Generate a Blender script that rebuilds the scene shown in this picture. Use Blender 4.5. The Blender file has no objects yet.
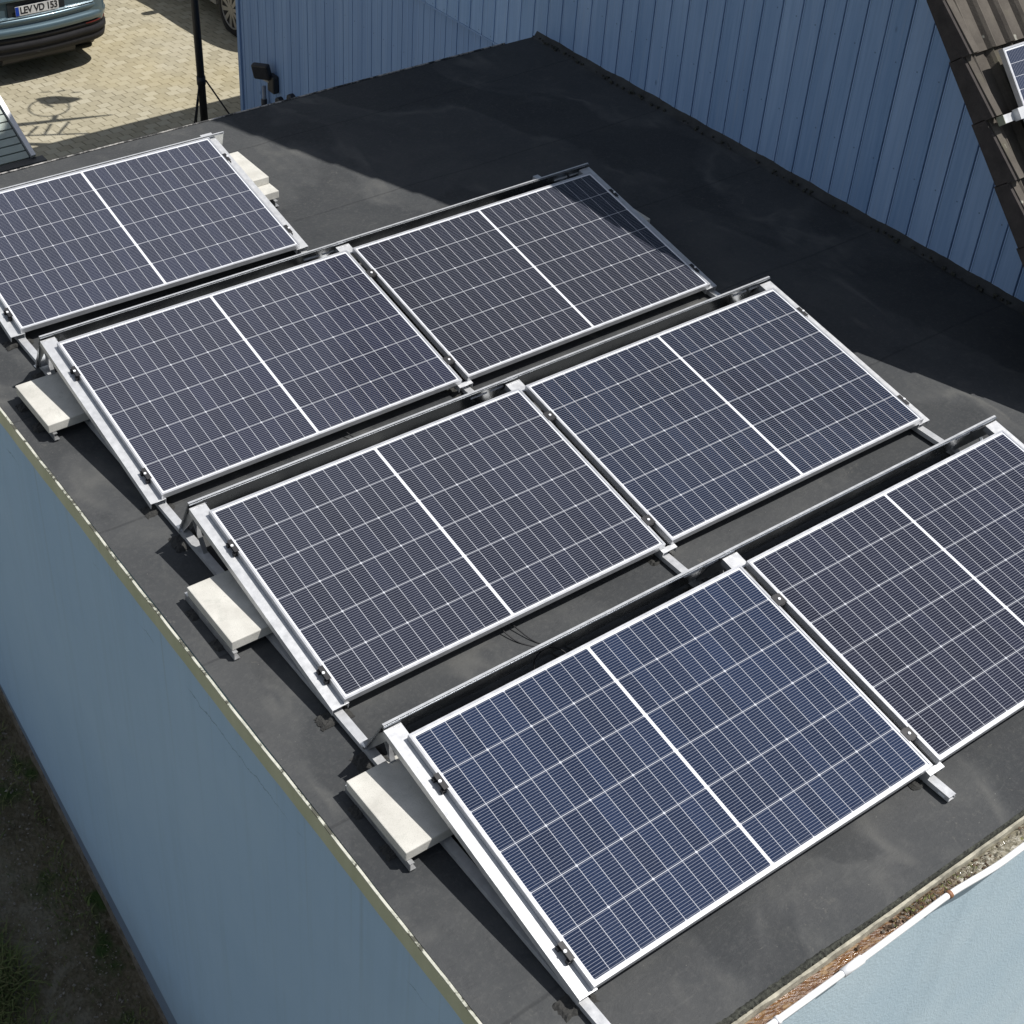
import bpy, math, random
from mathutils import Vector, Matrix
from math import sin, cos, pi, radians
random.seed(7)
SC = bpy.context.scene
COL = SC.collection

# ------------------------------------------------------------------ camera
CAM = bpy.data.cameras.new('camera'); camo = bpy.data.objects.new('camera', CAM); COL.objects.link(camo)
RC = [[0.8158554, -0.5772134, 0.0347076], [-0.3315731, -0.5161435, -0.7897184], [0.4737502, 0.632788, -0.6124869]]
CP = [-2.20861, -1.95433, 4.52277]
m = Matrix([[RC[0][i], -RC[1][i], -RC[2][i], CP[i]] for i in range(3)] + [[0, 0, 0, 1]])
camo.matrix_world = m
CAM.sensor_width = 36; CAM.lens = 1505.343 * 36 / 1024
CAM.shift_x = (512 - 440.23) / 1024; CAM.shift_y = -(512 - 441.80) / 1024
CAM.clip_start = .05; CAM.clip_end = 1000
SC.camera = camo
# ------------------------------------------------------------------ light
SUN = Vector((.455, -.325, 1.0)).normalized()
W = bpy.data.worlds.new('World'); SC.world = W; W.use_nodes = True
nt = W.node_tree; sky = nt.nodes.new('ShaderNodeTexSky'); sky.sky_type = 'NISHITA'; sky.sun_disc = False
sky.sun_elevation = math.asin(SUN.z); sky.sun_rotation = math.atan2(SUN.x, SUN.y); sky.air_density = 1.0; sky.dust_density = 1.2
bg = nt.nodes['Background']; hsv = nt.nodes.new('ShaderNodeHueSaturation'); hsv.inputs['Saturation'].default_value = .95; nt.links.new(sky.outputs[0], hsv.inputs['Color'])
wc = nt.nodes.new('ShaderNodeTexCoord'); wn_ = nt.nodes.new('ShaderNodeTexNoise'); wn_.inputs['Scale'].default_value = 1.9; wn_.inputs['Detail'].default_value = 5; wn_.inputs['Distortion'].default_value = .4
nt.links.new(wc.outputs['Generated'], wn_.inputs['Vector']); wr_ = nt.nodes.new('ShaderNodeMapRange'); nt.links.new(wn_.outputs[0], wr_.inputs[0])
for i_, v_ in enumerate((.48, .60, 0, .6)): wr_.inputs[i_ + 1].default_value = v_
wm_ = nt.nodes.new('ShaderNodeMix'); wm_.data_type = 'RGBA'; nt.links.new(wr_.outputs[0], wm_.inputs[0]); nt.links.new(hsv.outputs[0], wm_.inputs[6]); wm_.inputs[7].default_value = (13, 13.3, 13.8, 1)   # thin clouds
nt.links.new(wm_.outputs[2], bg.inputs[0]); bg.inputs[1].default_value = .064
sl = bpy.data.lights.new('sun', 'SUN'); sl.energy = 4.9; sl.angle = radians(.5); sl.color = (1, .965, .925)
so = bpy.data.objects.new('sun', sl); COL.objects.link(so); so.rotation_euler = SUN.to_track_quat('Z', 'Y').to_euler(); so.location = (5, -5, 15)
SC.view_settings.view_transform = 'Standard'; SC.view_settings.look = 'None'; SC.view_settings.gamma = 1
SC.view_settings.exposure = 0.08
SC.render.resolution_x = SC.render.resolution_y = 1024

# ------------------------------------------------------------------ node helpers
class NB:
    def __init__(s, name):
        s.m = bpy.data.materials.new(name); s.m.use_nodes = True; s.t = s.m.node_tree
        s.p = s.t.nodes['Principled BSDF']; s._co = {}
    def n(s, ty, **k):
        o = s.t.nodes.new(ty)
        for a, b in k.items(): setattr(o, a, b)
        return o
    def lk(s, a, b):
        if isinstance(a, (int, float)):
            b.default_value = a
        elif isinstance(a, tuple):
            b.default_value = a if len(a) == len(b.default_value) else (*a, 1)
        else: s.t.links.new(a, b)
    def m_(s, op, a, b=0.0, c=None, clamp=False):
        o = s.n('ShaderNodeMath', operation=op); o.use_clamp = clamp
        s.lk(a, o.inputs[0]); s.lk(b, o.inputs[1])
        if c is not None: s.lk(c, o.inputs[2])
        return o.outputs[0]
    def co(s, kind='Object'):
        if kind not in s._co: s._co[kind] = s.n('ShaderNodeTexCoord').outputs[kind]
        return s._co[kind]
    def pos(s):
        if 'pos' not in s._co: s._co['pos'] = s.n('ShaderNodeNewGeometry').outputs['Position']
        return s._co['pos']
    def xyz(s, v):
        o = s.n('ShaderNodeSeparateXYZ'); s.lk(v, o.inputs[0]); return o.outputs
    def vec(s, x, y, z):
        o = s.n('ShaderNodeCombineXYZ'); s.lk(x, o.inputs[0]); s.lk(y, o.inputs[1]); s.lk(z, o.inputs[2]); return o.outputs[0]
    def map(s, v, scale=(1, 1, 1), loc=(0, 0, 0), rot=(0, 0, 0)):
        o = s.n('ShaderNodeMapping'); s.lk(v, o.inputs[0]); o.inputs[1].default_value = loc; o.inputs[2].default_value = rot; o.inputs[3].default_value = scale; return o.outputs[0]
    def noise(s, v, sc, det=4, rough=.55, dist=0, col=False):
        o = s.n('ShaderNodeTexNoise'); s.lk(v, o.inputs['Vector']); o.inputs['Scale'].default_value = sc; o.inputs['Detail'].default_value = det
        o.inputs['Roughness'].default_value = rough; o.inputs['Distortion'].default_value = dist
        return o.outputs[1 if col else 0]
    def vor(s, v, sc, feat='F1', out=0, rnd=1):
        o = s.n('ShaderNodeTexVoronoi', feature=feat); s.lk(v, o.inputs['Vector']); o.inputs['Scale'].default_value = sc
        o.inputs['Randomness'].default_value = rnd
        return o.outputs[out]
    def ramp(s, f, stops, interp='LINEAR'):
        o = s.n('ShaderNodeValToRGB'); s.lk(f, o.inputs[0]); e = o.color_ramp.elements; o.color_ramp.interpolation = interp
        while len(e) < len(stops): e.new(.5)
        for k, (p, c) in zip(e, stops):
            k.position = p; k.color = (*c, 1) if isinstance(c, tuple) else (c, c, c, 1)
        return o.outputs[0]
    def rng(s, f, a, b, c=0., d=1.):
        o = s.n('ShaderNodeMapRange'); s.lk(f, o.inputs[0])
        for i, v in enumerate((a, b, c, d)): o.inputs[i + 1].default_value = v
        return o.outputs[0]
    def mix(s, f, a, b, bt='MIX'):
        o = s.n('ShaderNodeMix', data_type='RGBA', blend_type=bt); s.lk(f, o.inputs[0]); s.lk(a, o.inputs[6]); s.lk(b, o.inputs[7]); return o.outputs[2]
    def bump(s, h, strength=.3, dist=.01):
        o = s.n('ShaderNodeBump'); s.lk(h, o.inputs['Height']); o.inputs['Strength'].default_value = strength; o.inputs['Distance'].default_value = dist
        s.t.links.new(o.outputs[0], s.p.inputs['Normal'])
    def set(s, base=None, rough=None, metal=None, spec=None, coat=None):
        for v, k in ((base, 'Base Color'), (rough, 'Roughness'), (metal, 'Metallic'), (spec, 'Specular IOR Level'), (coat, 'Coat Weight')):
            if v is not None: s.lk(v, s.p.inputs[k])
        return s.m

def simple(name, col, rough=.6, metal=0., var=.15, sc=14., bump=0., spec=.5, bsc=90):
    b = NB(name); n = b.noise(b.pos(), sc, 5, .6)
    c2 = tuple(x * (1 - var) for x in col); c3 = tuple(min(1, x * (1 + var)) for x in col)
    b.set(b.ramp(n, [(.3, c2), (.7, c3)]), b.rng(n, .2, .8, max(0, rough - .08), min(1, rough + .08)), metal, spec)
    if bump: b.bump(b.noise(b.pos(), bsc, 4, .6), bump, .004)
    return b.m

M = {}
M['alu'] = simple('brushed_aluminium', (.58, .59, .60), .42, .45, .1, 30, .08)
M['alu_frame'] = simple('anodised_frame', (.50, .51, .53), .38, .5, .08, 20, .04)
M['alu_dull'] = simple('dull_aluminium', (.5, .51, .52), .42, .75, .2, 18, .1)
M['steel'] = simple('galvanised_sheet', (.50, .52, .54), .25, .92, .2, 9, .12, bsc=14)
M['black_plastic'] = simple('black_plastic', (.018, .018, .02), .5, 0, .2, 20)
M['rubber'] = simple('crumb_rubber', (.03, .03, .028), .9, 0, .5, 160, .8, bsc=120)
M['white_paint'] = simple('white_gutter_plastic', (.82, .83, .84), .35, 0, .05, 9)
M['chrome'] = simple('bolt_steel', (.7, .7, .7), .25, 1, .1, 60)

# concrete slabs
def mat_concrete():
    b = NB('pale_concrete'); P = b.pos(); n = b.noise(P, 7, 5); f = b.noise(P, 260, 2, .7)
    c = b.ramp(n, [(.3, (.46, .45, .41)), (.7, (.62, .61, .56))]); c = b.mix(b.rng(f, .55, .75), c, (.36, .35, .31)); c = b.mix(b.rng(b.noise(P, 13, 6, .7, .7), .55, .75, 0, .5), c, (.36, .37, .33)); c = b.mix(b.rng(b.vor(P, 75), .05, .12, .6, 0), c, (.22, .21, .19))
    b.set(c, .9, 0, .3); b.bump(b.m_('ADD', b.noise(P, 300, 2), b.m_('MULTIPLY', b.vor(P, 160), .5)), .35, .002); return b.m
M['concrete'] = mat_concrete()

# photovoltaic laminate: half-cut cells, gaps, wires; local x along the long edge, y up the slope
PL, PW = 1.722, 1.134
def mat_pv(name='pv_laminate', tint=(.012, .016, .036)):
    b = NB(name); x, y, z = b.xyz(b.co())
    M_ = b.m_
    u = M_('SUBTRACT', M_('ABSOLUTE', M_('SUBTRACT', x, PL / 2)), .0065)
    pu = (PL / 2 - .0065 - .018) / 12; v = M_('SUBTRACT', y, .018); pv = (PW - .036) / 6
    cu = M_('DIVIDE', u, pu); cv = M_('DIVIDE', v, pv)
    fu = M_('MULTIPLY', M_('ABSOLUTE', M_('SUBTRACT', M_('FRACT', cu), .5)), pu)   # distance from cell centre
    fv = M_('MULTIPLY', M_('ABSOLUTE', M_('SUBTRACT', M_('FRACT', cv), .5)), pv)
    eu = M_('SUBTRACT', pu / 2, fu); ev = M_('SUBTRACT', pv / 2, fv)                # distance to the cell edge
    def less(a, t, w=.0004): 
        o = b.rng(a, t - w, t + w, 1, 0); return o
    lu = less(eu, .0009); lv = less(ev, .00115)
    mar = M_('MAXIMUM', less(u, 0), M_('MAXIMUM', less(M_('SUBTRACT', 12 * pu, u), 0), M_('MAXIMUM', less(v, 0), less(M_('SUBTRACT', 6 * pv, v), 0))))
    # chamfer diamonds at every third column
    cu2 = M_('MULTIPLY', M_('ABSOLUTE', M_('SUBTRACT', M_('FRACT', M_('MULTIPLY', cu, 1 / 3)), .5)), 3 * pu)
    eu2 = M_('SUBTRACT', 1.5 * pu, cu2)
    dia = less(M_('ADD', eu2, ev), .0062, .0006)
    gap = M_('MAXIMUM', M_('MAXIMUM', lu, lv), M_('MAXIMUM', mar, dia))
    nb = 16
    w = M_('ABSOLUTE', M_('SUBTRACT', M_('FRACT', M_('MULTIPLY', cv, nb)), .5))
    wire = less(M_('MULTIPLY', w, pv / nb), .0007, .0003)
    cell_id = b.vec(M_('FLOOR', cu), M_('FLOOR', cv), M_('SIGN', M_('SUBTRACT', x, PL / 2)))
    wn = b.n('ShaderNodeTexWhiteNoise'); b.lk(cell_id, wn.inputs[0])
    P = b.co(); oi = b.n('ShaderNodeObjectInfo').outputs['Random']
    big = b.noise(b.vec(x, y, M_('MULTIPLY', oi, 37)), 1.6, 3)
    oc = b.n('ShaderNodeObjectInfo').outputs['Color']
    cell = b.mix(1, b.mix(M_('ADD', M_('MULTIPLY', wn.outputs[0], .35), M_('MULTIPLY', big, .55)), (.42, .42, .43), (1.2, 1.2, 1.2)), oc, 'MULTIPLY')
    # dust film: fine specks and a soft veil
    dust = b.noise(P, 420, 2, .7); veil = b.noise(P, 5, 5, .6)
    spk = b.rng(b.noise(P, 240, 1, .5), .69, .74)
    col = b.mix(M_('MULTIPLY', wire, .62), cell, (.38, .40, .46))
    col = b.mix(M_('MULTIPLY', gap, M_('ADD', .8, M_('MULTIPLY', mar, .2))), col, (.70, .72, .76))
    dv = M_('ADD', M_('MULTIPLY', b.rng(veil, .3, .75), .006), M_('MULTIPLY', b.rng(dust, .45, .8), .012))
    low = M_('MULTIPLY', b.rng(y, .010, .035, .12, 0), b.rng(b.noise(P, 18, 4), .35, .65, .3, 1))
    dv = M_('ADD', dv, low)
    col = b.mix(M_('ADD', dv, M_('MULTIPLY', spk, .2), clamp=True), col, (.42, .42, .40))
    b.set(col, b.rng(veil, .3, .7, .05, .14), 0, .55); b.p.inputs['IOR'].default_value = 1.45
    return b.m
M['pv'] = mat_pv()

# bitumen membrane
def mat_membrane():
    b = NB('bitumen_membrane'); P = b.pos(); x, y, z = b.xyz(P)
    n1 = b.noise(P, 1.1, 6, .62, 1.1); n2 = b.noise(P, 5.5, 7, .65, .6); n3 = b.noise(P, 55, 4, .7); 
    base = b.ramp(n1, [(.26, (.050, .053, .056)), (.48, (.062, .065, .067)), (.74, (.078, .080, .080))])
    base = b.mix(b.rng(n2, .54, .76, 0, .5), base, (.105, .107, .103))
    base = b.mix(b.rng(n2, .44, .28, 0, .35), base, (.026, .028, .031))
    # dried puddle rims
    pd = b.noise(b.map(P, (1.25, .8, 1), (3.1, 1.7, 0)), .95, 4, .5, .6)
    rim = b.m_('SUBTRACT', 1, b.rng(b.m_('ABSOLUTE', b.m_('SUBTRACT', pd, .5)), .004, .03))
    base = b.mix(b.m_('MULTIPLY', b.m_('MULTIPLY', rim, .5), b.rng(b.noise(P, 2.1, 4), .45, .62)), base, (.125, .125, .118))
    pool = b.rng(pd, .53, .56); base = b.mix(b.m_('MULTIPLY', pool, .45), base, (.032, .035, .038))
    # sheet seams, one metre wide rolls running along x
    se = b.m_('ABSOLUTE', b.m_('SUBTRACT', b.m_('FRACT', b.m_('ADD', b.m_('ADD', y, b.m_('MULTIPLY', b.noise(P, 2.2, 2), .035)), .37)), .5))
    seam = b.rng(se, .003, .010, 1, 0); base = b.mix(b.m_('MULTIPLY', seam, .35), base, (.025, .026, .028))
    sp = b.rng(b.vor(P, 34), .035, .055, 1, 0); msk = b.rng(b.noise(P, 3.4, 2), .5, .6)
    base = b.mix(b.m_('MULTIPLY', b.m_('MULTIPLY', sp, msk), .8), base, (.30, .29, .26))
    base = b.mix(b.rng(n3, .5, .8, 0, .30), base, (.13, .13, .125))
    wr = b.noise(b.map(P, (1, 2.3, 1)), 7, 5, .6, 2.5)
    scf = b.noise(b.map(P, (1.2, 6, 1), rot=(0, 0, .5)), 3.2, 6, .72, .5); base = b.mix(b.rng(scf, .62, .76, 0, .35), base, (.13, .132, .128))
    dr = b.rng(b.noise(P, 22, 7, .78, 1.4), .58, .70, 0, .6); base = b.mix(b.m_('MULTIPLY', dr, b.rng(b.noise(P, 1.7, 3), .48, .6)), base, (.15, .145, .13))
    b.set(base, b.rng(n2, .3, .7, .72, .92), 0, .12)
    h = b.m_('ADD', b.m_('MULTIPLY', n3, .5), b.m_('ADD', b.m_('MULTIPLY', wr, 1.3), b.m_('MULTIPLY', seam, -.6)))
    b.bump(b.m_('ADD', h, b.m_('MULTIPLY', b.noise(P, 420, 2), .35)), .42, .008); return b.m
M['membrane'] = mat_membrane()
M['membrane_dark'] = simple('membrane_upstand', (.036, .038, .038), .8, 0, .5, 9, .8, bsc=28)

def mat_stucco(name, c1, c2, grain=90, streak=.25, bs=.6):
    b = NB(name); P = b.pos(); n = b.noise(P, 1.3, 5, .6); g = b.noise(P, grain, 4, .7); v = b.vor(P, grain * 1.4)
    st = b.noise(b.map(P, (3.2, 3.2, .25)), 2.2, 5, .6)
    c = b.ramp(n, [(.3, c1), (.72, c2)]); c = b.mix(b.rng(st, .5, .75, 0, streak), c, tuple(k * .75 for k in c1))
    c = b.mix(b.rng(g, .56, .8, 0, .35), c, tuple(k * .72 for k in c1)); c = b.mix(b.rng(v, .02, .16, .25, 0), c, tuple(k * .6 for k in c1))
    b.set(c, .93, 0, .2); b.bump(b.m_('ADD', g, b.m_('MULTIPLY', v, .6)), bs, .006); return b.m
def mat_side():
    b = NB('blue_render'); P = b.pos(); x, y, z = b.xyz(P); n = b.noise(P, .8, 6, .6); g = b.noise(P, 260, 3, .7)
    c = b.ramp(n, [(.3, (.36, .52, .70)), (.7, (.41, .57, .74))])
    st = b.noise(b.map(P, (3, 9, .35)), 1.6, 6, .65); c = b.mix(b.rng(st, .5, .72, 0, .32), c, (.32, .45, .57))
    run = b.m_('MULTIPLY', b.rng(b.noise(b.map(P, (3, 16, .12)), 1.3, 4, .6), .60, .72), b.rng(z, -1.6, -.25)); c = b.mix(b.m_('MULTIPLY', run, .35), c, (.27, .33, .34))
    dirt = b.rng(b.m_('ADD', z, b.m_('MULTIPLY', b.noise(P, 3, 5), .8)), -3.6, -2.9, .35, 0); c = b.mix(dirt, c, (.24, .29, .32))
    cz = b.m_('ABSOLUTE', b.m_('ADD', b.m_('ADD', z, .40), b.m_('MULTIPLY', b.m_('SUBTRACT', b.noise(P, 3.5, 6, .7), .5), .16)))
    cr = b.m_('MULTIPLY', b.rng(cz, .0015, .005, 1, 0), b.rng(b.noise(P, 1.9, 2), .48, .54)); c = b.mix(b.m_('MULTIPLY', cr, .6), c, (.12, .17, .22))
    pt = b.rng(b.noise(P, 1.1, 2, .4), .50, .52, 0, .10); c = b.mix(pt, c, (.46, .62, .76))
    c = b.mix(b.rng(g, .55, .8, 0, .3), c, (.25, .38, .53))
    b.set(c, .93, 0, .2); b.bump(b.m_('ADD', b.m_('MULTIPLY', g, .5), b.m_('MULTIPLY', b.noise(P, 3, 4), 4)), .3, .006); return b.m
M['stucco'] = mat_side()
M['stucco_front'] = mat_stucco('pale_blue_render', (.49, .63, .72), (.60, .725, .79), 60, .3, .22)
M['plinth'] = mat_stucco('plinth_render', (.17, .22, .30), (.20, .26, .33), 60, .4, .5)
M['footing'] = simple('rough_footing', (.16, .14, .11), .95, 0, .5, 22, .8, bsc=60)

def mat_boards(name, c1, c2, y0, pitch=.162):
    b = NB(name); P = b.pos(); x, y, z = b.xyz(P)
    wn = b.n('ShaderNodeTexWhiteNoise', noise_dimensions='1D'); b.lk(b.m_('FLOOR', b.m_('DIVIDE', b.m_('SUBTRACT', y, y0), pitch)), wn.inputs['W'])
    g = b.noise(b.map(P, (14, 30, .8)), 2.2, 7, .65, .3); w = b.noise(b.map(P, (2, 6, .5)), 1.6, 5, .6)
    f = b.m_('ADD', b.m_('MULTIPLY', wn.outputs[0], .22), b.m_('ADD', b.m_('MULTIPLY', g, .6), b.m_('MULTIPLY', w, .4)))
    c = b.ramp(f, [(.35, c1), (.85, c2)])
    kn = b.rng(b.vor(b.map(P, (1, 1, .45)), 3.3), .018, .045, 1, 0); c = b.mix(b.m_('MULTIPLY', kn, .7), c, tuple(k * .35 for k in c1))
    fr_ = b.m_('FRACT', b.m_('DIVIDE', b.m_('SUBTRACT', y, y0), pitch)); 
    gl = b.rng(b.m_('ABSOLUTE', b.m_('SUBTRACT', fr_, .90)), .008, .020, .55, 0); c = b.mix(gl, c, tuple(k * .45 for k in c1))
    hl = b.rng(b.m_('ABSOLUTE', b.m_('SUBTRACT', fr_, .955)), .008, .026, .5, 0); c = b.mix(hl, c, tuple(min(1, k * 1.25) for k in c2))  # edge highlight painted as a lighter line beside the groove
    worn = b.rng(b.noise(b.map(P, (9, 22, .5)), 3, 7, .7), .54, .70, 0, .38); c = b.mix(worn, c, (.36, .44, .56))
    nz = b.m_('ABSOLUTE', b.m_('SUBTRACT', b.m_('FRACT', b.m_('MULTIPLY', z, 1.6)), .5)); ny = b.m_('ABSOLUTE', b.m_('SUBTRACT', fr_, .25))
    nail = b.m_('MULTIPLY', b.rng(nz, .004, .010, 1, 0), b.rng(ny, .015, .04, 1, 0)); c = b.mix(b.m_('MULTIPLY', nail, .75), c, tuple(k * .3 for k in c1))
    fleck = b.rng(b.noise(b.map(P, (20, 40, 3)), 3, 4, .7), .68, .8); c = b.mix(b.m_('MULTIPLY', fleck, .35), c, (.20, .25, .31))
    b.set(c, b.rng(g, .3, .7, .55, .75), 0, .35); b.bump(g, .35, .004); return b.m
M['boards'] = mat_boards('blue_painted_boards', (.18, .305, .51), (.35, .495, .72), 0)
M['boards_low'] = mat_boards('blue_lower_boards', (.18, .29, .495), (.26, .385, .595), 0)

def mat_pavers():
    b = NB('interlocking_pavers'); P = b.pos(); x, y, z = b.xyz(P)
    RW, BW = .107, .148
    zz = b.m_('MULTIPLY', b.m_('PINGPONG', b.m_('ADD', x, 50), BW / 4), .16)
    yy = b.m_('DIVIDE', b.m_('ADD', y, zz), RW); row = b.m_('FLOOR', yy); fy = b.m_('SUBTRACT', b.m_('FRACT', yy), .5)
    sl_ = b.m_('MULTIPLY', fy, .012)
    xx = b.m_('DIVIDE', b.m_('ADD', b.m_('ADD', x, sl_), b.m_('MULTIPLY', row, BW * .5)), BW); colm = b.m_('FLOOR', xx); fx = b.m_('SUBTRACT', b.m_('FRACT', xx), .5)
    ex = b.m_('MULTIPLY', b.m_('SUBTRACT', .5, b.m_('ABSOLUTE', fx)), BW); ey = b.m_('MULTIPLY', b.m_('SUBTRACT', .5, b.m_('ABSOLUTE', fy)), RW)
    jn = b.noise(P, 9, 4, .6)
    jx = b.rng(ex, .004, .0095, 1, 0); jy = b.m_('MULTIPLY', b.rng(ey, .002, .006, 1, 0), b.rng(jn, .35, .65, .3, .8))
    joint = b.m_('MULTIPLY', b.m_('MAXIMUM', jx, jy), b.rng(jn, .3, .62, .35, .85))
    wn = b.n('ShaderNodeTexWhiteNoise'); b.lk(b.vec(colm, row, 0), wn.inputs[0])
    stone = b.ramp(wn.outputs[0], [(0, (.275, .248, .172)), (.5, (.33, .298, .21)), (1, (.38, .35, .26))])
    brc = b.mix(joint, stone, (.085, .070, .035))
    n = b.noise(P, .9, 5, .6, .5); n2 = b.noise(P, 38, 5, .7)
    c = b.mix(b.rng(n, .35, .75, 0, .6), brc, b.mix(.4, brc, (.50, .47, .38)))
    c = b.mix(b.rng(n2, .52, .8, 0, .5), c, (.22, .19, .13))
    c = b.mix(b.rng(b.noise(P, .55, 3), .55, .72, 0, .35), c, (.40, .33, .17))
    b.set(c, .9, 0, .3); b.bump(b.m_('ADD', b.m_('MULTIPLY', joint, -1), b.m_('MULTIPLY', n2, .3)), .5, .008); return b.m
M['pavers'] = mat_pavers()

def mat_ground():
    b = NB('garden_soil'); P = b.pos(); n = b.noise(P, 2.2, 7, .65, .6); n2 = b.noise(P, 26, 6, .7); x, y, z = b.xyz(P)
    c = b.ramp(n, [(.3, (.08, .068, .043)), (.55, (.135, .115, .075)), (.75, (.19, .165, .12))])
    c = b.mix(b.rng(n2, .48, .7), c, (.20, .175, .13))
    px = b.m_('ADD', x, b.m_('MULTIPLY', b.noise(P, 1.7, 3), .5))
    strip = b.m_('MULTIPLY', b.rng(px, -.95, -.72), b.rng(px, -.42, -.52))
    c = b.mix(b.m_('MULTIPLY', strip, b.rng(b.noise(P, 7, 6, .7, .8), .42, .56, .0, .9)), c, (.20, .18, .135))
    c = b.mix(b.m_('MULTIPLY', b.rng(b.noise(P, 3.1, 5), .52, .62), b.m_('SUBTRACT', 1, strip)), c, (.045, .075, .022))
    b.set(c, .95, 0, .2); b.bump(b.m_('ADD', n2, b.m_('MULTIPLY', b.vor(P, 40), .5)), .9, .03); return b.m
M['ground'] = mat_ground()

def mat_fascia():
    b = NB('olive_drip_edge'); P = b.pos(); n = b.noise(b.map(P, (1, 1, .4)), 6, 6, .65); 
    c = b.ramp(n, [(.3, (.46, .48, .33)), (.7, (.56, .57, .42))])
    d = b.rng(b.noise(b.map(P, (1, 14, .6)), 5, 3, .6), .66, .74); msk = b.rng(b.noise(P, 1.3, 1), .56, .62)
    c = b.mix(b.m_('MULTIPLY', d, msk), c, (.02, .022, .02)); b.set(c, .6, .0, .4); return b.m
M['fascia'] = mat_fascia()
def mat_lip():
    b = NB('bright_edge_strip'); P = b.pos(); n = b.noise(b.map(P, (5, 5, 1)), 3, 6, .7)
    b.set(b.ramp(n, [(.42, (.09, .09, .07)), (.45, (.40, .41, .34)), (.56, (.58, .58, .50))]), .5, .1); return b.m
M['lip'] = mat_lip()
def mat_lip_far():
    b = NB('weathered_edge_strip'); P = b.pos(); n = b.noise(b.map(P, (4, 4, 1)), 2.5, 6, .75)
    b.set(b.ramp(n, [(.46, (.035, .035, .035)), (.53, (.3, .29, .27)), (.7, (.55, .53, .5))]), .5, .1); return b.m
M['lip_far'] = mat_lip_far()

def mat_tile():
    b = NB('concrete_roof_tile'); P = b.pos(); n = b.noise(P, 5, 6, .65); g = b.noise(P, 120, 3, .7)
    c = b.ramp(n, [(.3, (.060, .053, .046)), (.7, (.118, .106, .090))]); c = b.mix(b.rng(g, .5, .8, 0, .6), c, (.07, .06, .05))
    l = b.rng(b.noise(P, 11, 3, .55), .66, .70); c = b.mix(b.m_('MULTIPLY', l, .75), c, (.36, .36, .31))
    mo = b.rng(b.noise(P, 3.4, 5, .6), .55, .7, 0, .5); c = b.mix(mo, c, (.13, .13, .075))
    b.set(c, .92, 0, .25); b.bump(g, .6, .003); return b.m
M['tile'] = mat_tile()
M['verge'] = simple('shaded_verge_tile', (.040, .034, .032), .9, 0, .4, 12, .5)  # roof tile darkened to paint in the shade on the verge face

def mat_gutter():
    b = NB('silted_gutter'); P = b.pos(); x, y, z = b.xyz(P); n = b.noise(b.map(P, (1, 3.2, 1)), 11, 7, .72, .8); g = b.noise(P, 75, 4, .75)
    c = b.ramp(n, [(.30, (.07, .022, .008)), (.43, (.18, .085, .02)), (.50, (.08, .03, .01)), (.60, (.21, .12, .04)), (.78, (.34, .25, .16))])
    gr = b.rng(b.m_('ADD', x, b.m_('MULTIPLY', b.noise(P, 9, 4), .4)), 1.45, 1.75); c = b.mix(gr, c, b.ramp(g, [(.3, (.07, .065, .04)), (.7, (.34, .31, .23))]))
    c = b.mix(b.rng(g, .55, .75, 0, .6), c, (.06, .045, .03)); b.set(c, b.rng(n, .35, .6, .05, .6), 0, .8); b.bump(g, .5, .008); return b.m
M['silt'] = mat_gutter()
M['beige_board'] = simple('beige_edge_board', (.36, .34, .27), .8, 0, .45, 22, .4)
M['black_bitumen'] = simple('crumbling_bitumen', (.036, .038, .030), .9, 0, .95, 70, 1., bsc=60)

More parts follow.
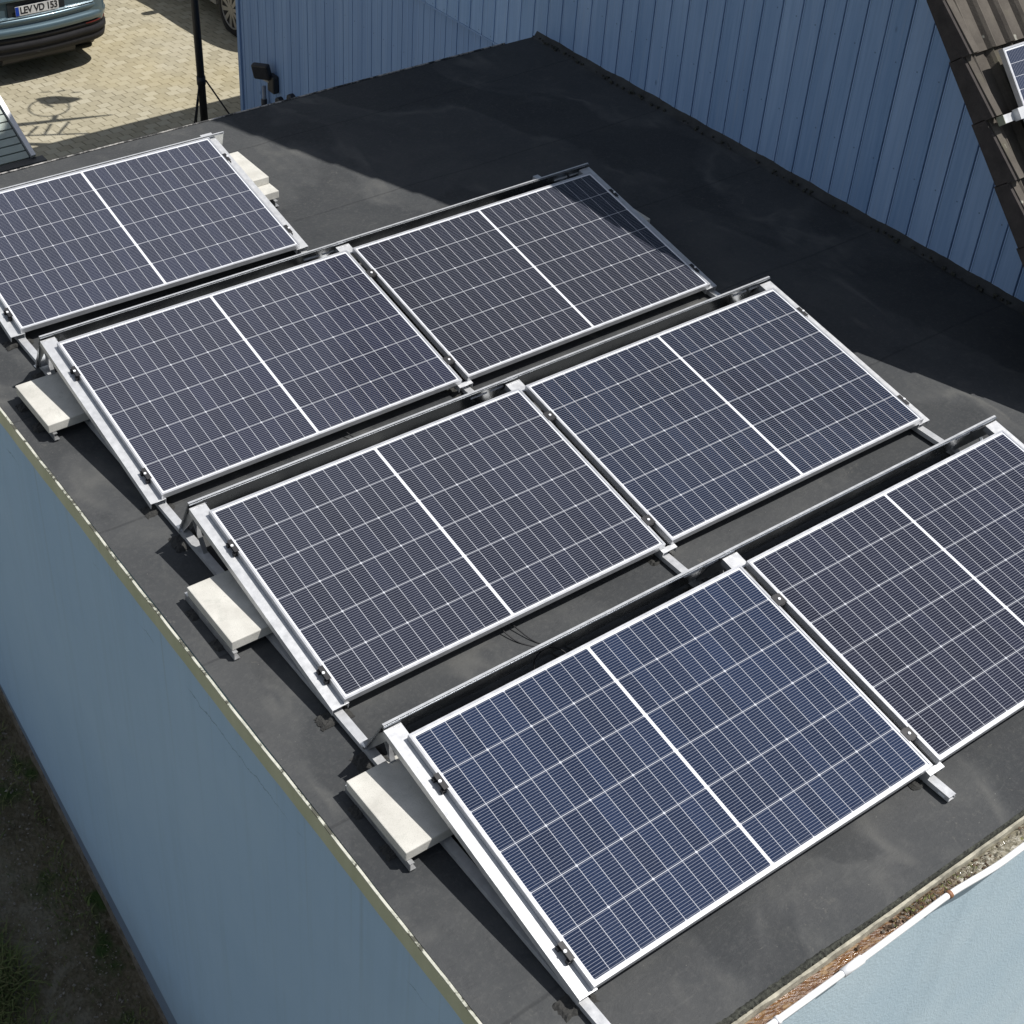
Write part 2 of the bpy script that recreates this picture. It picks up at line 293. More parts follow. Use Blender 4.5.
# ------------------------------------------------------------------ mesh helpers
class MB:
    def __init__(s, org=(0, 0, 0)): s.v = []; s.f = []; s.o = Vector(org); s.uvs = None
    def add(s, vs, fs, mtx=None):
        k = len(s.v)
        for v in vs:
            v = Vector(v)
            if mtx is not None: v = mtx @ v
            s.v.append(v - s.o)
        s.f += [tuple(i + k for i in f) for f in fs]; return s
    def box(s, lo, hi, mtx=None):
        (a, b, c), (d, e, f) = lo, hi
        vs = [(a, b, c), (d, b, c), (d, e, c), (a, e, c), (a, b, f), (d, b, f), (d, e, f), (a, e, f)]
        return s.add(vs, [(0, 3, 2, 1), (4, 5, 6, 7), (0, 1, 5, 4), (1, 2, 6, 5), (2, 3, 7, 6), (3, 0, 4, 7)], mtx)
    def bar(s, p, q, w, h, up=(0, 0, 1)):
        p = Vector(p); q = Vector(q); d = (q - p).normalized(); u = Vector(up); a = d.cross(u)
        if a.length < 1e-4: a = d.cross(Vector((1, 0, 0)))
        a.normalize(); u = a.cross(d)
        mt = Matrix(((a.x, d.x, u.x, p.x), (a.y, d.y, u.y, p.y), (a.z, d.z, u.z, p.z), (0, 0, 0, 1)))
        return s.box((-w / 2, 0, -h / 2), (w / 2, (q - p).length, h / 2), mt)
    def tube(s, pts, r, n=10, cap=True, closed=False):
        pts = [Vector(p) for p in pts]; rs = r if isinstance(r, (list, tuple)) else [r] * len(pts); k = len(s.v); N = len(pts)
        prev = None
        for i, p in enumerate(pts):
            a = pts[(i - 1) % N if closed else max(i - 1, 0)]; c = pts[(i + 1) % N if closed else min(i + 1, N - 1)]; d = (c - a).normalized()
            u = prev if prev is not None else (Vector((0, 0, 1)) if abs(d.z) < .9 else Vector((1, 0, 0)))
            u = (u - d * u.dot(d)).normalized(); w = d.cross(u); prev = u
            for j in range(n):
                t = 2 * pi * j / n; s.v.append(p + (u * cos(t) + w * sin(t)) * rs[i] - s.o)
        for i in range(N if closed else N - 1):
            for j in range(n):
                i2 = (i + 1) % N
                s.f.append((k + i * n + j, k + i * n + (j + 1) % n, k + i2 * n + (j + 1) % n, k + i2 * n + j))
        if cap and not closed:
            s.f.append(tuple(k + j for j in range(n))[::-1]); s.f.append(tuple(k + (N - 1) * n + j for j in range(n)))
        return s
    def sweep(s, path, prof, closed_prof=True, cap=True):
        # path: list of (point, out_dir); prof: list of (out, z)
        k = len(s.v); n = len(prof)
        for (p, o) in path:
            p = Vector(p); o = Vector(o)
            for (a, z) in prof: s.v.append(p + o * a + Vector((0, 0, z)) - s.o)
        for i in range(len(path) - 1):
            for j in range(n if closed_prof else n - 1):
                s.f.append((k + i * n + j, k + (i + 1) * n + j, k + (i + 1) * n + (j + 1) % n, k + i * n + (j + 1) % n))
        if cap and closed_prof:
            s.f.append(tuple(k + j for j in range(n))); s.f.append(tuple(k + (len(path) - 1) * n + j for j in range(n))[::-1])
        return s
    def grid(s, nx, ny, fn):
        k = len(s.v)
        for j in range(ny + 1):
            for i in range(nx + 1): s.v.append(Vector(fn(i, j)) - s.o)
        for j in range(ny):
            for i in range(nx):
                a = k + j * (nx + 1) + i; s.f.append((a, a + 1, a + nx + 2, a + nx + 1))
        return s
    def build(s, name, mat, parent=None, smooth=False, bevel=0, loc=None, fixn=True):
        me = bpy.data.meshes.new(name); me.from_pydata([tuple(v) for v in s.v], [], s.f); me.materials.append(mat)
        if fixn:
            import bmesh
            bm = bmesh.new(); bm.from_mesh(me); bmesh.ops.recalc_face_normals(bm, faces=bm.faces); bm.to_mesh(me); bm.free()
        if smooth:
            for p in me.polygons: p.use_smooth = True
        o = bpy.data.objects.new(name, me); COL.objects.link(o); o.parent = parent
        if parent is None: o.location = loc if loc is not None else s.o
        elif loc is not None: o.location = loc
        if bevel:
            b = o.modifiers.new('bevel', 'BEVEL'); b.width = bevel; b.segments = 2; b.limit_method = 'ANGLE'
        return o
def tag(o, label=None, cat=None, group=None, kind=None):
    for k, v in (('label', label), ('category', cat), ('group', group), ('kind', kind)):
        if v: o[k] = v
    return o
def empty(name, loc=(0, 0, 0), rot=(0, 0, 0), **k):
    o = bpy.data.objects.new(name, None); COL.objects.link(o); o.location = loc; o.rotation_euler = rot; o.empty_display_size = .1
    return tag(o, **k)
def dup(root, loc, rot=None, label=None, group=None):
    def cp(o, par):
        c = o.copy(); COL.objects.link(c); c.parent = par
        for ch in list(o.children): cp(ch, c)
        return c
    r = cp(root, None); r.location = loc
    if rot is not None: r.rotation_euler = rot
    if label: r['label'] = label
    if group: r['group'] = group
    return r

ZR = -.10        # flat roof surface
ZG = -3.10       # yard level
def ground_z(y):
    if y > 6.15: return ZG
    return max(ZG + .409 * (y - 6.15), -4.8)

# ------------------------------------------------------------------ ground, yard
ys = [-90, -30, -8, 0, 1.9] + [1.99 + .2 * i for i in range(22)] + [6.6, 9, 20, 60, 160]
xs = [-120, -30, -8] + [-4 + .2 * i for i in range(21)] + [.5, 5, 12, 30, 120]
def gfn(i, j):
    x, y = xs[i], ys[j]; k = 1 if (-4.2 < x < -.4 and 1.8 < y < 6.3) else 0
    return (x, y, ground_z(y) + k * (random.random() - .5) * .035)
tag(MB().grid(len(xs) - 1, len(ys) - 1, gfn).build('ground', M['ground'], smooth=True), kind='structure')
tag(MB().add([(-.3, 6.7, ZG + .004), (60, 6.7, ZG + .004), (60, 60, ZG + .004), (-14, 60, ZG + .004), (-14, 9, ZG + .004)], [(0, 1, 2, 3, 4)]).build('paved_yard', M['pavers']), kind='structure')

# ------------------------------------------------------------------ flat-roofed garage
X0, X1, Y0, Y1 = -.352, 4.95, -.31, 6.60
G = empty('flat_roofed_garage', (2.3, 3.1, ZG), label='flat-roofed garage with blue rendered walls and black bitumen roof carrying the solar panels', cat='garage')
GO = (2.3, 3.1, ZG)
MB(GO).grid(90, 110, lambda i, j: (X0 + .002 + (X1 - X0 - .002) * i / 90, Y0 + .006 + (Y1 - Y0 - .010) * j / 110,
     ZR + .004 * sin(i * .31 + j * .2) * sin(j * .17) - (.0))).build('roof_membrane', M['membrane'], G, smooth=True)
wx = X0 + .005
z_in = lambda y: -3.159 + .323 * (y - 5.373)
N = 30
mb = MB(GO); vs = []; 
for i in range(N + 1):
    y = Y0 + .04 + (Y1 - Y0 - .08) * i / N; zi = z_in(y) if y < 5.6 else z_in(5.6)
    vs += [(wx, y, -.13), (wx, y, zi), (wx + .3, y, zi), (wx + .3, y, -.13)]
fs = []
for i in range(N):
    for j in range(4): fs.append((i * 4 + j, i * 4 + (j + 1) % 4, (i + 1) * 4 + (j + 1) % 4, (i + 1) * 4 + j))
fs += [(0, 1, 2, 3), tuple(N * 4 + j for j in (3, 2, 1, 0))]
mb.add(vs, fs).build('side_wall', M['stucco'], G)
mb = MB(GO); vs = []
for i in range(N + 1):
    y = Y0 + .05 + (Y1 - Y0 - .1) * i / N; zi = z_in(y) if y < 5.6 else z_in(5.6)
    vs += [(wx + .022, y, zi + .01), (wx + .022, y, -5.1), (wx + .25, y, -5.1), (wx + .25, y, zi + .01)]
mb.add(vs, fs).build('plinth', M['plinth'], G)
mb = MB(GO); vs = []
for i in range(121):
    y = Y0 + .05 + (Y1 - Y0 - .1) * i / 120; g = ground_z(y); r = random.random()
    r *= .35; vs += [(wx + .016 - .02 * r, y, g + .07 + .012 * random.random()), (wx - .004 - .02 * r, y, g - .2), (wx + .1, y, g - .2), (wx + .1, y, g + .1)]
fs2 = []
for i in range(120):
    for j in range(4): fs2.append((i * 4 + j, i * 4 + (j + 1) % 4, (i + 1) * 4 + (j + 1) % 4, (i + 1) * 4 + j))
mb.add(vs, fs2).build('footing', M['footing'], G)
# front wall, sunlit
yf = -.362
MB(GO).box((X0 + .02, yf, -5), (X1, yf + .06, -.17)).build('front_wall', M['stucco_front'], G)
MB(GO).box((X0 + .2, Y1 - .3, -3.15), (X1, Y1 - .02, -.17)).build('rear_wall', M['stucco'], G)
MB(GO).box((X0 + .02, Y0 + .02, -.17), (X1, Y1 - .02, -.115)).build('roof_deck', M['beige_board'], G)
# side fascia with bright lip, slightly irregular
def wav(y, s=1): return .0025 * sin(y * 1.7 * s + 1) + .0012 * sin(y * 6.1 * s) + .0006 * sin(y * 23 * s)
pth = [((X0 + wav(y), y, 0), (1, 0, 0)) for y in [Y0 - .02 + (Y1 - Y0) * i / 160 for i in range(161)]]
MB(GO).sweep(pth, [(-.012, -.205), (-.012, -.098), (-.004, -.098), (-.004, -.205)]).build('drip_edge', M['fascia'], G)
MB(GO).sweep(pth, [(-.0145, -.101), (-.0145, -.0955), (-.008, -.0945), (-.003, -.0975), (-.004, -.101)]).build('edge_strip', M['lip'], G)
pth = [((x, Y1 + wav(x), 0), (0, -1, 0)) for x in [X0 + (X1 - .3 - X0) * i / 160 for i in range(161)]]
MB(GO).sweep(pth, [(-.014, -.20), (-.014, -.097), (-.008, -.093), (.002, -.096), (-.002, -.105), (-.008, -.20)]).build('edge_strip', M['lip_far'], G)
# membrane upstand along the timber wall
mb = MB(GO); n = 260
def up(i, j):
    y = Y0 + (Y1 - .01 - Y0) * i / n; w = .0022 * sin(y * 5) + .0028 * sin(y * 17 + 1) + .003 * random.random()
    cx = 1 if y > 6.25 else 0; e = 0
    return [(X1 - .062 + w * .6, y, ZR + .002), (X1 - .028 + w * .4, y, ZR + .012), (X1 - .010, y, ZR + .036 + w + e), (X1 + .0, y, ZR + .042 + w + e)][j]
mb.grid(n, 3, lambda i, j: up(i, j)).build('upstand', M['membrane_dark'], G, smooth=True)
mb = MB(GO); rr = random.Random(5)
for i in range(150):
    y = Y0 + (Y1 - Y0) * rr.random(); x = X1 - .065 + rr.random() * .035; r = .003 + .006 * rr.random()
    mb.box((x - r, y - r, ZR), (x + r, y + r * 1.4, ZR + .012 + r))
mb.build('debris', M['black_bitumen'], G)['kind'] = 'stuff'
# front edge: crumbling bitumen, beige board
mb = MB(GO); n = 500
def fr(i, j):
    x = X0 + (X1 - X0) * i / n; r = random.random(); k = .15 + .85 * max(0, min(1, (1.05 - x) / .3)) + .35 * max(0, sin(x * 17)) * random.random()
    return [(x, Y0 + .0065 + .011 * min(1, k) * (.5 + .5 * r), ZR - .003 + .004 * k), (x, Y0 + .006, ZR + (.002 + .008 * r) * k), (x, Y0 + .001 - .009 * r * k, ZR - .002 - .010 * r), (x, Y0 - .004 - .006 * r * k, ZR - .03)][j]
mb.grid(n, 3, lambda i, j: fr(i, j)).build('cut_edge', M['black_bitumen'], G)
mb = MB(GO); n = 200
def bb(i, j):
    x = X0 + (X1 - X0) * i / n; w = .002 * sin(x * 31) + .0015 * random.random()
    return [(x, Y0 - .006, -.118), (x, Y0 - .019 + w, -.116), (x, Y0 - .022 + w, -.175)][j]
mb.grid(n, 2, lambda i, j: bb(i, j)).build('edge_board', M['beige_board'], G)
# gutter: trough, silt, white front bead with joints and clips
lipy = lambda x: -.383 - .006 * sin(x * 2.2) - .022 * max(0, min(1, (x - 1.35) / .35)) ** 2 * (3 - 2 * max(0, min(1, (x - 1.35) / .35)))
gx = [X0 - .02 + (X1 + .02 - X0) * i / 150 for i in range(151)]
mb = MB(GO)
def gt(i, j):
    t = j / 10; a = lipy(gx[i]); y = Y0 - .013 + (a - (Y0 - .013)) * t; z = -.128 - .028 * (1 - t) ** 4 - .055 * sin(pi * min(1, t)) ** .7
    return (gx[i], y, z)
mb.grid(150, 10, gt)
gut = mb.build('gutter', M['white_paint'], G, smooth=True)
sd = gut.modifiers.new('thick', 'SOLIDIFY'); sd.thickness = .003; sd.offset = 1
mb = MB(GO); rr = random.Random(3)
def silt(i, j):
    t = j / 8; x = X0 + (X1 - X0) * i / 500; a = lipy(x) + .010; y = Y0 - .021 + (a - (Y0 - .021)) * t
    k = max(0, min(1, (x - 1.05) / .3)); return (x, y, -.146 + .004 * rr.random() + (.014 * rr.random() + .006) * k * sin(pi * t) - .004 * (1 - k))
mb.grid(500, 8, silt).build('silt', M['silt'], gut, smooth=False, loc=(0, 0, 0))
db = [simple('leaf_litter', (.07, .045, .025), .8, 0, .6, 60), simple('grey_litter', (.15, .13, .105), .85, 0, .5, 60), simple('moss', (.12, .13, .04), .9, 0, .5, 60)]
for k in range(3):
    mb = MB(GO)
    for q in range((300, 120, 90)[k]):
        x = rr.gauss(1.38, .11) if rr.random() < .7 else rr.uniform(1.25, 3.0); a = lipy(x) + .018; y = rr.uniform(a, Y0 - .03); r = .0015 + .004 * rr.random()
        mt_ = Matrix.Translation((x, y, -.138 + .004 * rr.random())) @ Matrix.Rotation(rr.random() * 6, 4, 'Z') @ Matrix.Rotation(rr.random() * 1.2, 4, 'X')
        mb.box((-r * 1.6, -r, -r * .4), (r * 1.6, r, r * .4), mt_)
    o_ = mb.build('litter', db[k], gut, loc=(0, 0, 0)); o_['kind'] = 'stuff'
MB(GO).tube([(x, lipy(x) - .004, -.126) for x in gx], .0125, 12).build('front_bead', M['white_paint'], gut, smooth=True)
for x in (.875,):
    MB(GO).tube([(x - .055, lipy(x - .055) - .004, -.1255), (x + .045, lipy(x + .045) - .004, -.1255)], .0165, 12).build('joint_sleeve', M['white_paint'], gut, smooth=True)
brn = simple('brown_clip', (.25, .12, .06), .6)
for x in (.50, 1.395, 2.3, 3.2, 4.1):
    MB(GO).tube([(x - .008, lipy(x) - .004, -.1255), (x + .008, lipy(x) - .004, -.1255)], .0155, 12).build('gutter_clip', brn if x > 1 else M['white_paint'], gut, smooth=True)

# ------------------------------------------------------------------ timber-clad house
XW = 4.95; XL = 5.0; HY0, HY1 = 1.35, 11.53
XV = 4.25; TA = math.tan(radians(48.6)); vz = lambda y: .66 + TA * (y - 1.78)     # underside of the verge
YR = 6.26; ZRG = vz(YR)
vz2 = lambda y: ZRG - TA * (y - YR)
H = empty('timber_clad_house', (9, 6.3, ZG), label='timber clad gabled house with blue boards and ribbed tile roof behind the flat roof', cat='house'); HO = (9, 6.3, ZG)
mb = MB(HO); y = 0.; k = 0
pitch = .162
i = int((HY0) / pitch) + 1
def rl(y): return min(vz(y), vz2(y)) - .04
while i * pitch < HY1 - .01:
    a = i * pitch + .005; b = min((i + 1) * pitch - .005, HY1 + .02); dx = .0025 * random.random()
    vs = []
    for x in (XW - dx, XW + .03):
        vs += [(x, a, -.34), (x, b, -.34), (x, b, rl(b)), (x, a, rl(a))]
    if a > YR - pitch and a < YR:
        pass
    mb.add(vs, [(0, 1, 2, 3), (7, 6, 5, 4), (0, 4, 5, 1), (1, 5, 6, 2), (2, 6, 7, 3), (3, 7, 4, 0)])
    i += 1
mb.build('upper_cladding', M['boards'], H, bevel=.003)
mb = MB(HO); i = int((HY0) / pitch) + 1
off = .075
while i * pitch < HY1 - .1:
    a = i * pitch + off + .0035; b = min((i + 1) * pitch + off - .0035, HY1 - .06)
    if b > a: mb.box((XL - .002 * random.random(), a, ZG + .12), (XL + .03, b, -.33))
    i += 1
mb.build('lower_cladding', M['boards_low'], H, bevel=.0025)
MB(HO).box((XL - .022, HY1 - .055, ZG + .1), (XL + .05, HY1, -.33)).build('corner_board', M['boards_low'], H, bevel=.003)
dark = simple('shadow_gap', (.02, .025, .035), .9)
mb = MB(HO)
mb.box((XL + .032, HY0, ZG), (XW + 9, HY1 - .01, -.355))
mb.add([(XW + .033, HY0, -.345), (XW + .033, HY1, -.345), (XW + .033, HY1, rl(HY1) - .02), (XW + .033, YR, ZRG - .08), (XW + .033, HY0, rl(HY0) - .02),
        (XW + 9, HY0, -.345), (XW + 9, HY1, -.345), (XW + 9, HY1, rl(HY1) - .02), (XW + 9, YR, ZRG - .08), (XW + 9, HY0, rl(HY0) - .02)],
       [(0, 1, 2, 3, 4), (9, 8, 7, 6, 5), (0, 4, 9, 5), (1, 6, 7, 2), (0, 1, 6, 5)])
mb.build('wall', simple('dark_blue_sheathing', (.03, .05, .09), .9), H)
MB(HO).box((XW - .004, 6.62, -.355), (XL + .03, HY1 + .01, -.341)).build('drip_board', M['boards_low'], H)
# roof tiles: ribs run down the slope, courses overlap
SL = math.hypot(1, TA); ca, sa = 1 / SL, TA / SL
def slope_pt(x, s, h, side):
    # s = distance up the slope from the near eave; h = height normal to the slope
    ye = 1.12; ze = vz(ye)
    y = ye + s * ca - h * sa; z = ze + s * sa + h * ca
    return (x, y, z) if side == 0 else (x, 2 * YR - y, z)
LS = (YR - 1.12) * SL
crs = .34; s_off = ((2.313 - 1.12) * SL - .14) % crs
def ribz(x):
    t = ((x - XV - .055) / .15) % 1.0
    if t < .36: return .036 * sin(pi * t / .36) ** .8
    return 0.004 * sin(pi * (t - .36) / .64)
for side in (0, 1):
    mb = MB(HO); nc = int(LS / crs) + 1; step = .015 if side == 0 else .03
    x_end = 14.2
    nx = int((x_end - XV - .05) / step)
    for c in range(-1, nc):
        s0 = max(0, s_off + c * crs); s1 = min(s_off + (c + 1) * crs, LS)
        if s1 <= s0: continue
        e = .004 * random.random()
        vals = [(s0 - .012, .058), (s0 - .010, .078 + e), (s1, .052 + e)]
        def tf(i, j):
            x = XV + .05 + i * step; s_, h = vals[j]; return slope_pt(x, s_ + .0008 * sin(x * 9 + c), h + (ribz(x) if j > 0 else ribz(x) * .2), side)
        mb.grid(nx, 2, tf)
    rf = mb.build('roof', M['tile'], H)
    # under-boarding
    mb = MB(HO); a = [slope_pt(x, s, h, side) for x in (XV + .03, 14.2) for s in (0.02, LS) for h in (.006, .045)]
    mb.add(a, [(0, 1, 3, 2), (4, 6, 7, 5), (0, 4, 5, 1), (2, 3, 7, 6), (0, 2, 6, 4), (1, 5, 7, 3)]).build('soffit', M['verge'], H)
    mb = MB(HO); mb2 = MB(HO)
    for c in range(-1, nc):
        s0 = max(0, s_off + c * crs - .012); s1 = min(s_off + (c + 1) * crs + .0, LS + .0)
        if s1 <= s0: continue
        g = .004; 
        for (xa, xb, h0, h1, t0, t1) in ((XV - .004, XV + .016, .006, -.006, .134, .082), (XV + .016, XV + .062, .055, .04, .145, .088)):
            q = []
            for x in (xa, xb):
                q += [slope_pt(x, s0, h0, side), slope_pt(x, s1 - g, h1, side), slope_pt(x, s1 - g, t1, side), slope_pt(x, s0, t0, side)]
            (mb if xa > XV else mb2).add(q, [(0, 1, 2, 3), (7, 6, 5, 4), (0, 4, 5, 1), (1, 5, 6, 2), (2, 6, 7, 3), (3, 7, 4, 0)])
    mb.build('verge_cap', M['tile'], rf, loc=(0, 0, 0), bevel=.006)
    mb2.build('verge', M['verge'], rf, loc=(0, 0, 0), bevel=.004)
MB(HO).tube([(x, YR, ZRG + .11) for x in (XV - .01, 14.2)], .11, 14).build('ridge', M['tile'], H, smooth=True)
gxx = [XV - .02, 14.2]
MB(HO).tube([(x, 1.02, vz(1.12) + .02) for x in gxx], .06, 12).build('eave_gutter', M['verge'], H, smooth=True)
MB(HO).tube([(x, 2 * YR - 1.02, vz(1.12) + .02) for x in gxx], .06, 12).build('eave_gutter', M['verge'], H, smooth=True)

# ------------------------------------------------------------------ solar panels
TILT = .1772
def panel_proto():
    r = empty('solar_panel')
    fr = MB(); t = .030; lw = .0095
    outer = [(0, 0), (PL, 0), (PL, PW), (0, PW)]; inner = [(lw, lw), (PL - lw, lw), (PL - lw, PW - lw), (lw, PW - lw)]
    vs = [(*p, 0) for p in outer] + [(*p, 0) for p in inner] + [(*p, -t) for p in outer] + [(*p, -.0035) for p in inner]
    in2 = [(.028, .028), (PL - .028, .028), (PL - .028, PW - .028), (.028, PW - .028)]
    vs += [(*p, -t) for p in in2]
    fs = []
    for i in range(4):
        j = (i + 1) % 4; fs += [(i, j, 4 + j, 4 + i), (8 + i, 8 + j, j, i)[::-1], (4 + i, 4 + j, 12 + j, 12 + i), (8 + i, 8 + j, 16 + j, 16 + i)]
    fr.add(vs, fs).build('frame', M['alu_frame'], r, fixn=True)
    g = MB().add([(lw, lw, -.0035), (PL - lw, lw, -.0035), (PL - lw, PW - lw, -.0035), (lw, PW - lw, -.0035)], [(0, 1, 2, 3)]); g.build('cell_laminate', M['pv'], r, fixn=False)
    MB().box((.03, .03, -.0075), (PL - .03, PW - .03, -.0055)).build('backsheet', simple('white_backsheet', (.7, .7, .7), .6), r)
    MB().box((PL / 2 - .1, PW - .12, -.024), (PL / 2 + .1, PW - .03, -.0075)).build('junction_box', M['black_plastic'], r)
    return r
GAP = .0403
ROWS = {  # name: (x0, y0, tilt, yaw, panels)
 'D': (0., 0., TILT, 0., 2), 'C': (-.0058, 1.5488, TILT - .0059, -.0026, 2), 'B': (-.0332, 3.0888, TILT + .015, -.0012, 2), 'A': (-.0323, 4.7271, TILT + .0107, -.0106, 1)}
PLAB = {('D', 0): 'blue cell solar panel nearest the camera, left one of the front row', ('D', 1): 'right solar panel of the front row, cut off by the photo\'s right edge',
 ('C', 0): 'left solar panel of the second row from the front', ('C', 1): 'right solar panel of the second row from the front',
 ('B', 0): 'left solar panel of the third row, above the first small concrete slab on the left', ('B', 1): 'right solar panel of the third row, its far corner in the house\'s shadow',
 ('A', 0): 'single solar panel of the farthest row beside two stacked concrete slabs'}
PTINT = {('D', 0): (.0120, .0235, .060), ('D', 1): (.014, .0165, .034), ('C', 0): (.0145, .0175, .034), ('C', 1): (.0110, .017, .038),
 ('B', 0): (.0135, .0165, .038), ('B', 1): (.0125, .014, .026), ('A', 0): (.0145, .019, .044)}
proto = None; PG = 'solar panels tilted in rows on the flat roof'
def rowmat(r):
    x, y, t, w, n = ROWS[r]; return Matrix.Translation((x, y, 0)) @ Matrix.Rotation(w, 4, 'Z') @ Matrix.Rotation(t, 4, 'X')
for r in 'DCBA':
    x, y, t, w, n = ROWS[r]
    for k in range(n):
        loc = Matrix.Translation((x, y, 0)) @ Matrix.Rotation(w, 4, 'Z') @ Vector((k * (PL + GAP), 0, 0)); rot = (t, 0, w)
        if proto is None: proto = panel_proto(); o = proto; o.location = loc; o.rotation_euler = rot
        else: o = dup(proto, loc, rot)
        tag(o, PLAB[(r, k)], 'solar panel', PG)
        for ch in o.children:
            if ch.name.startswith('cell'): ch.color = (*PTINT[(r, k)], 1)

# tilted supports with rear legs and clamps
def support_proto(kind):
    # local: x across, y up the slope, origin at the low end in the panel's frame plane
    r = empty('module_support'); h0, h1 = -.066, -.032
    mb = MB(); w0, w1 = -.0425, .0425
    L1 = PW + .075; th = .0025
    y0 = -.004
    if kind != 'mid': w0, w1 = (-.036, .0425) if kind == 'left' else (-.0425, .036)
    if kind == 'mid': y0 = -.022
    if kind == 'mid':
        mb.box((w0, y0, h1 - th), (w1, .004, h1)); mb.box((w0, PW - .004, h1 - th), (w1, L1, h1))
        for sx in (w0, .022): mb.box((sx, .004, h1 - th), (sx + .0205, PW - .004, h1))
    else: mb.box((w0, y0, h1 - th), (w1, L1, h1))
    mb.box((w0, y0, h0), (w0 + th, L1, h1 - th)); mb.box((w1 - th, y0, h0), (w1, L1, h1 - th))
    mb.build('sloping_profile', M['alu'], r)
    leg = MB(); T = TILT
    def loc(dy, dz): return Vector((0, dy * cos(T) + dz * sin(T), -dy * sin(T) + dz * cos(T)))   # world offset -> tilted local
    top = Vector((0, L1 - .012, h0 + .012)); ft = loc(PW * cos(T) + .235, -.066)
    for sx in (-.018, .018):
        leg.bar(top + Vector((sx, 0, .0)), ft + Vector((sx, 0, 0)), .003, .038, (0, 1, 0))
    leg.bar(top + Vector((0, .018, 0)), ft + Vector((0, .018, 0)), .036, .003, (0, 1, 0))
    leg.build('rear_leg', M['alu_dull'], r)
    br = MB(); q = loc(PW * cos(T) + .02, -.064); br.bar(top.lerp(ft, .30), q, .022, .004, (0, 1, 0)).build('brace', M['alu_dull'], r)
    for q_ in (top, ft + Vector((0, -.01, .01))): MB().tube([q_ + Vector((-.030, 0, 0)), q_ + Vector((-.018, 0, 0))], .008, 6).build('bolt', M['chrome'], r)
    for yy in (.150, .908):
        c = MB()
        if kind == 'mid':
            c.box((-.024, yy - .026, .0004), (.024, yy + .026, .0025)); c.box((-.011, yy - .030, -.060), (.011, yy + .030, -.001))
        else:
            s = -1 if kind == 'left' else 1
            x0_ = .0205 * (-s)  # panel edge side
            e = -s * .0215
            e = -s * (-.0215)
            a, b_ = sorted((e - s * .016, e + s * .005)); 
            e0 = .0215 if kind == 'left' else -.0215; d_ = -1 if kind == 'left' else 1
            a, b_ = sorted((e0 + d_ * .015, e0 - d_ * .007)); c.box((a, yy - .036, .0004), (b_, yy + .036, .0030))
            a, b_ = sorted((e0 + d_ * .006, e0 + d_ * .0015)); c.box((a, yy - .036, -.0318), (b_, yy + .036, .0004))
            a, b_ = sorted((e0 + d_ * .019, e0 + d_ * .0015)); c.box((a, yy - .036, -.0318), (b_, yy - .020, -.012)); c.box((a, yy + .020, -.0318), (b_, yy + .036, -.012))
        cl = c.build('clamp', M['black_plastic'], r)
        xb = {'left': .0215 - .010, 'right': -.0215 + .010, 'mid': 0}[kind]
        MB().tube([(xb, yy, .001), (xb, yy, .008)], .0065, 8).build('clamp_bolt', M['white_paint'], cl, smooth=False)
    return r
protos = {k: None for k in ('left', 'mid', 'right')}
rn = {'D': 'front row', 'C': 'second row from the front', 'B': 'third row from the front', 'A': 'farthest row'}
SLAB = {'left': 'sloping silver support rail under the left end of the ', 'mid': 'sloping silver rail between the two panels of the ', 'right': 'sloping silver support rail under the right end of the '}
for r in 'DCBA':
    n = ROWS[r][4]; ks = ['left', 'mid', 'right'] if n == 2 else ['left', 'right']
    for k in ks:
        lx = {'left': -.0215, 'mid': PL + GAP / 2, 'right': n * PL + (n - 1) * GAP + .0215}[k]
        x, y, t, w, _ = ROWS[r]; loc = rowmat(r) @ Vector((lx, 0, 0))
        if protos[k] is None: protos[k] = support_proto(k); o = protos[k]; o.location = loc; o.rotation_euler = (t, 0, w)
        else: o = dup(protos[k], loc, (t, 0, w))
        tag(o, SLAB[k] + rn[r], 'support', 'sloping rails that carry the solar panels')

# base rails lying on the membrane
def c_rail(name, x, ya, yb, label):
    o = (x, ya, ZR); r = empty(name, o, label=label, cat='rail', group='long base rails on the flat roof'); mb = MB(o)
    z0, z1, w, t = ZR + .010, -.064, .020, .003
    mb.box((x - w, ya, z1 - t), (x + w, yb, z1)); mb.box((x - w, ya, z0), (x - w + t, yb, z1 - t)); mb.box((x - w + t, ya, z0), (x + w, yb, z0 + t))
    mb.box((x + w - t, ya, z0 + t), (x + w, yb, z0 + .012))
    mb.build('rail_profile', M['alu'], r)
    s = MB(o); s.box((x - w - .0008, ya + .02, -.084), (x - w - .0001, ya + .05, -.076)); s.build('slot', M['white_paint'], r)
    return r
c_rail('base_rail', -.030, -.16, 6.05, 'long aluminium base rail running under the left ends of all panel rows')
c_rail('base_rail', 1.720, -.118, 6.05, 'aluminium base rail under the middle of the rows, its end sticking out')
c_rail('base_rail', 3.485, -.10, 4.75, 'long aluminium base rail under the right ends of the two-panel rows')

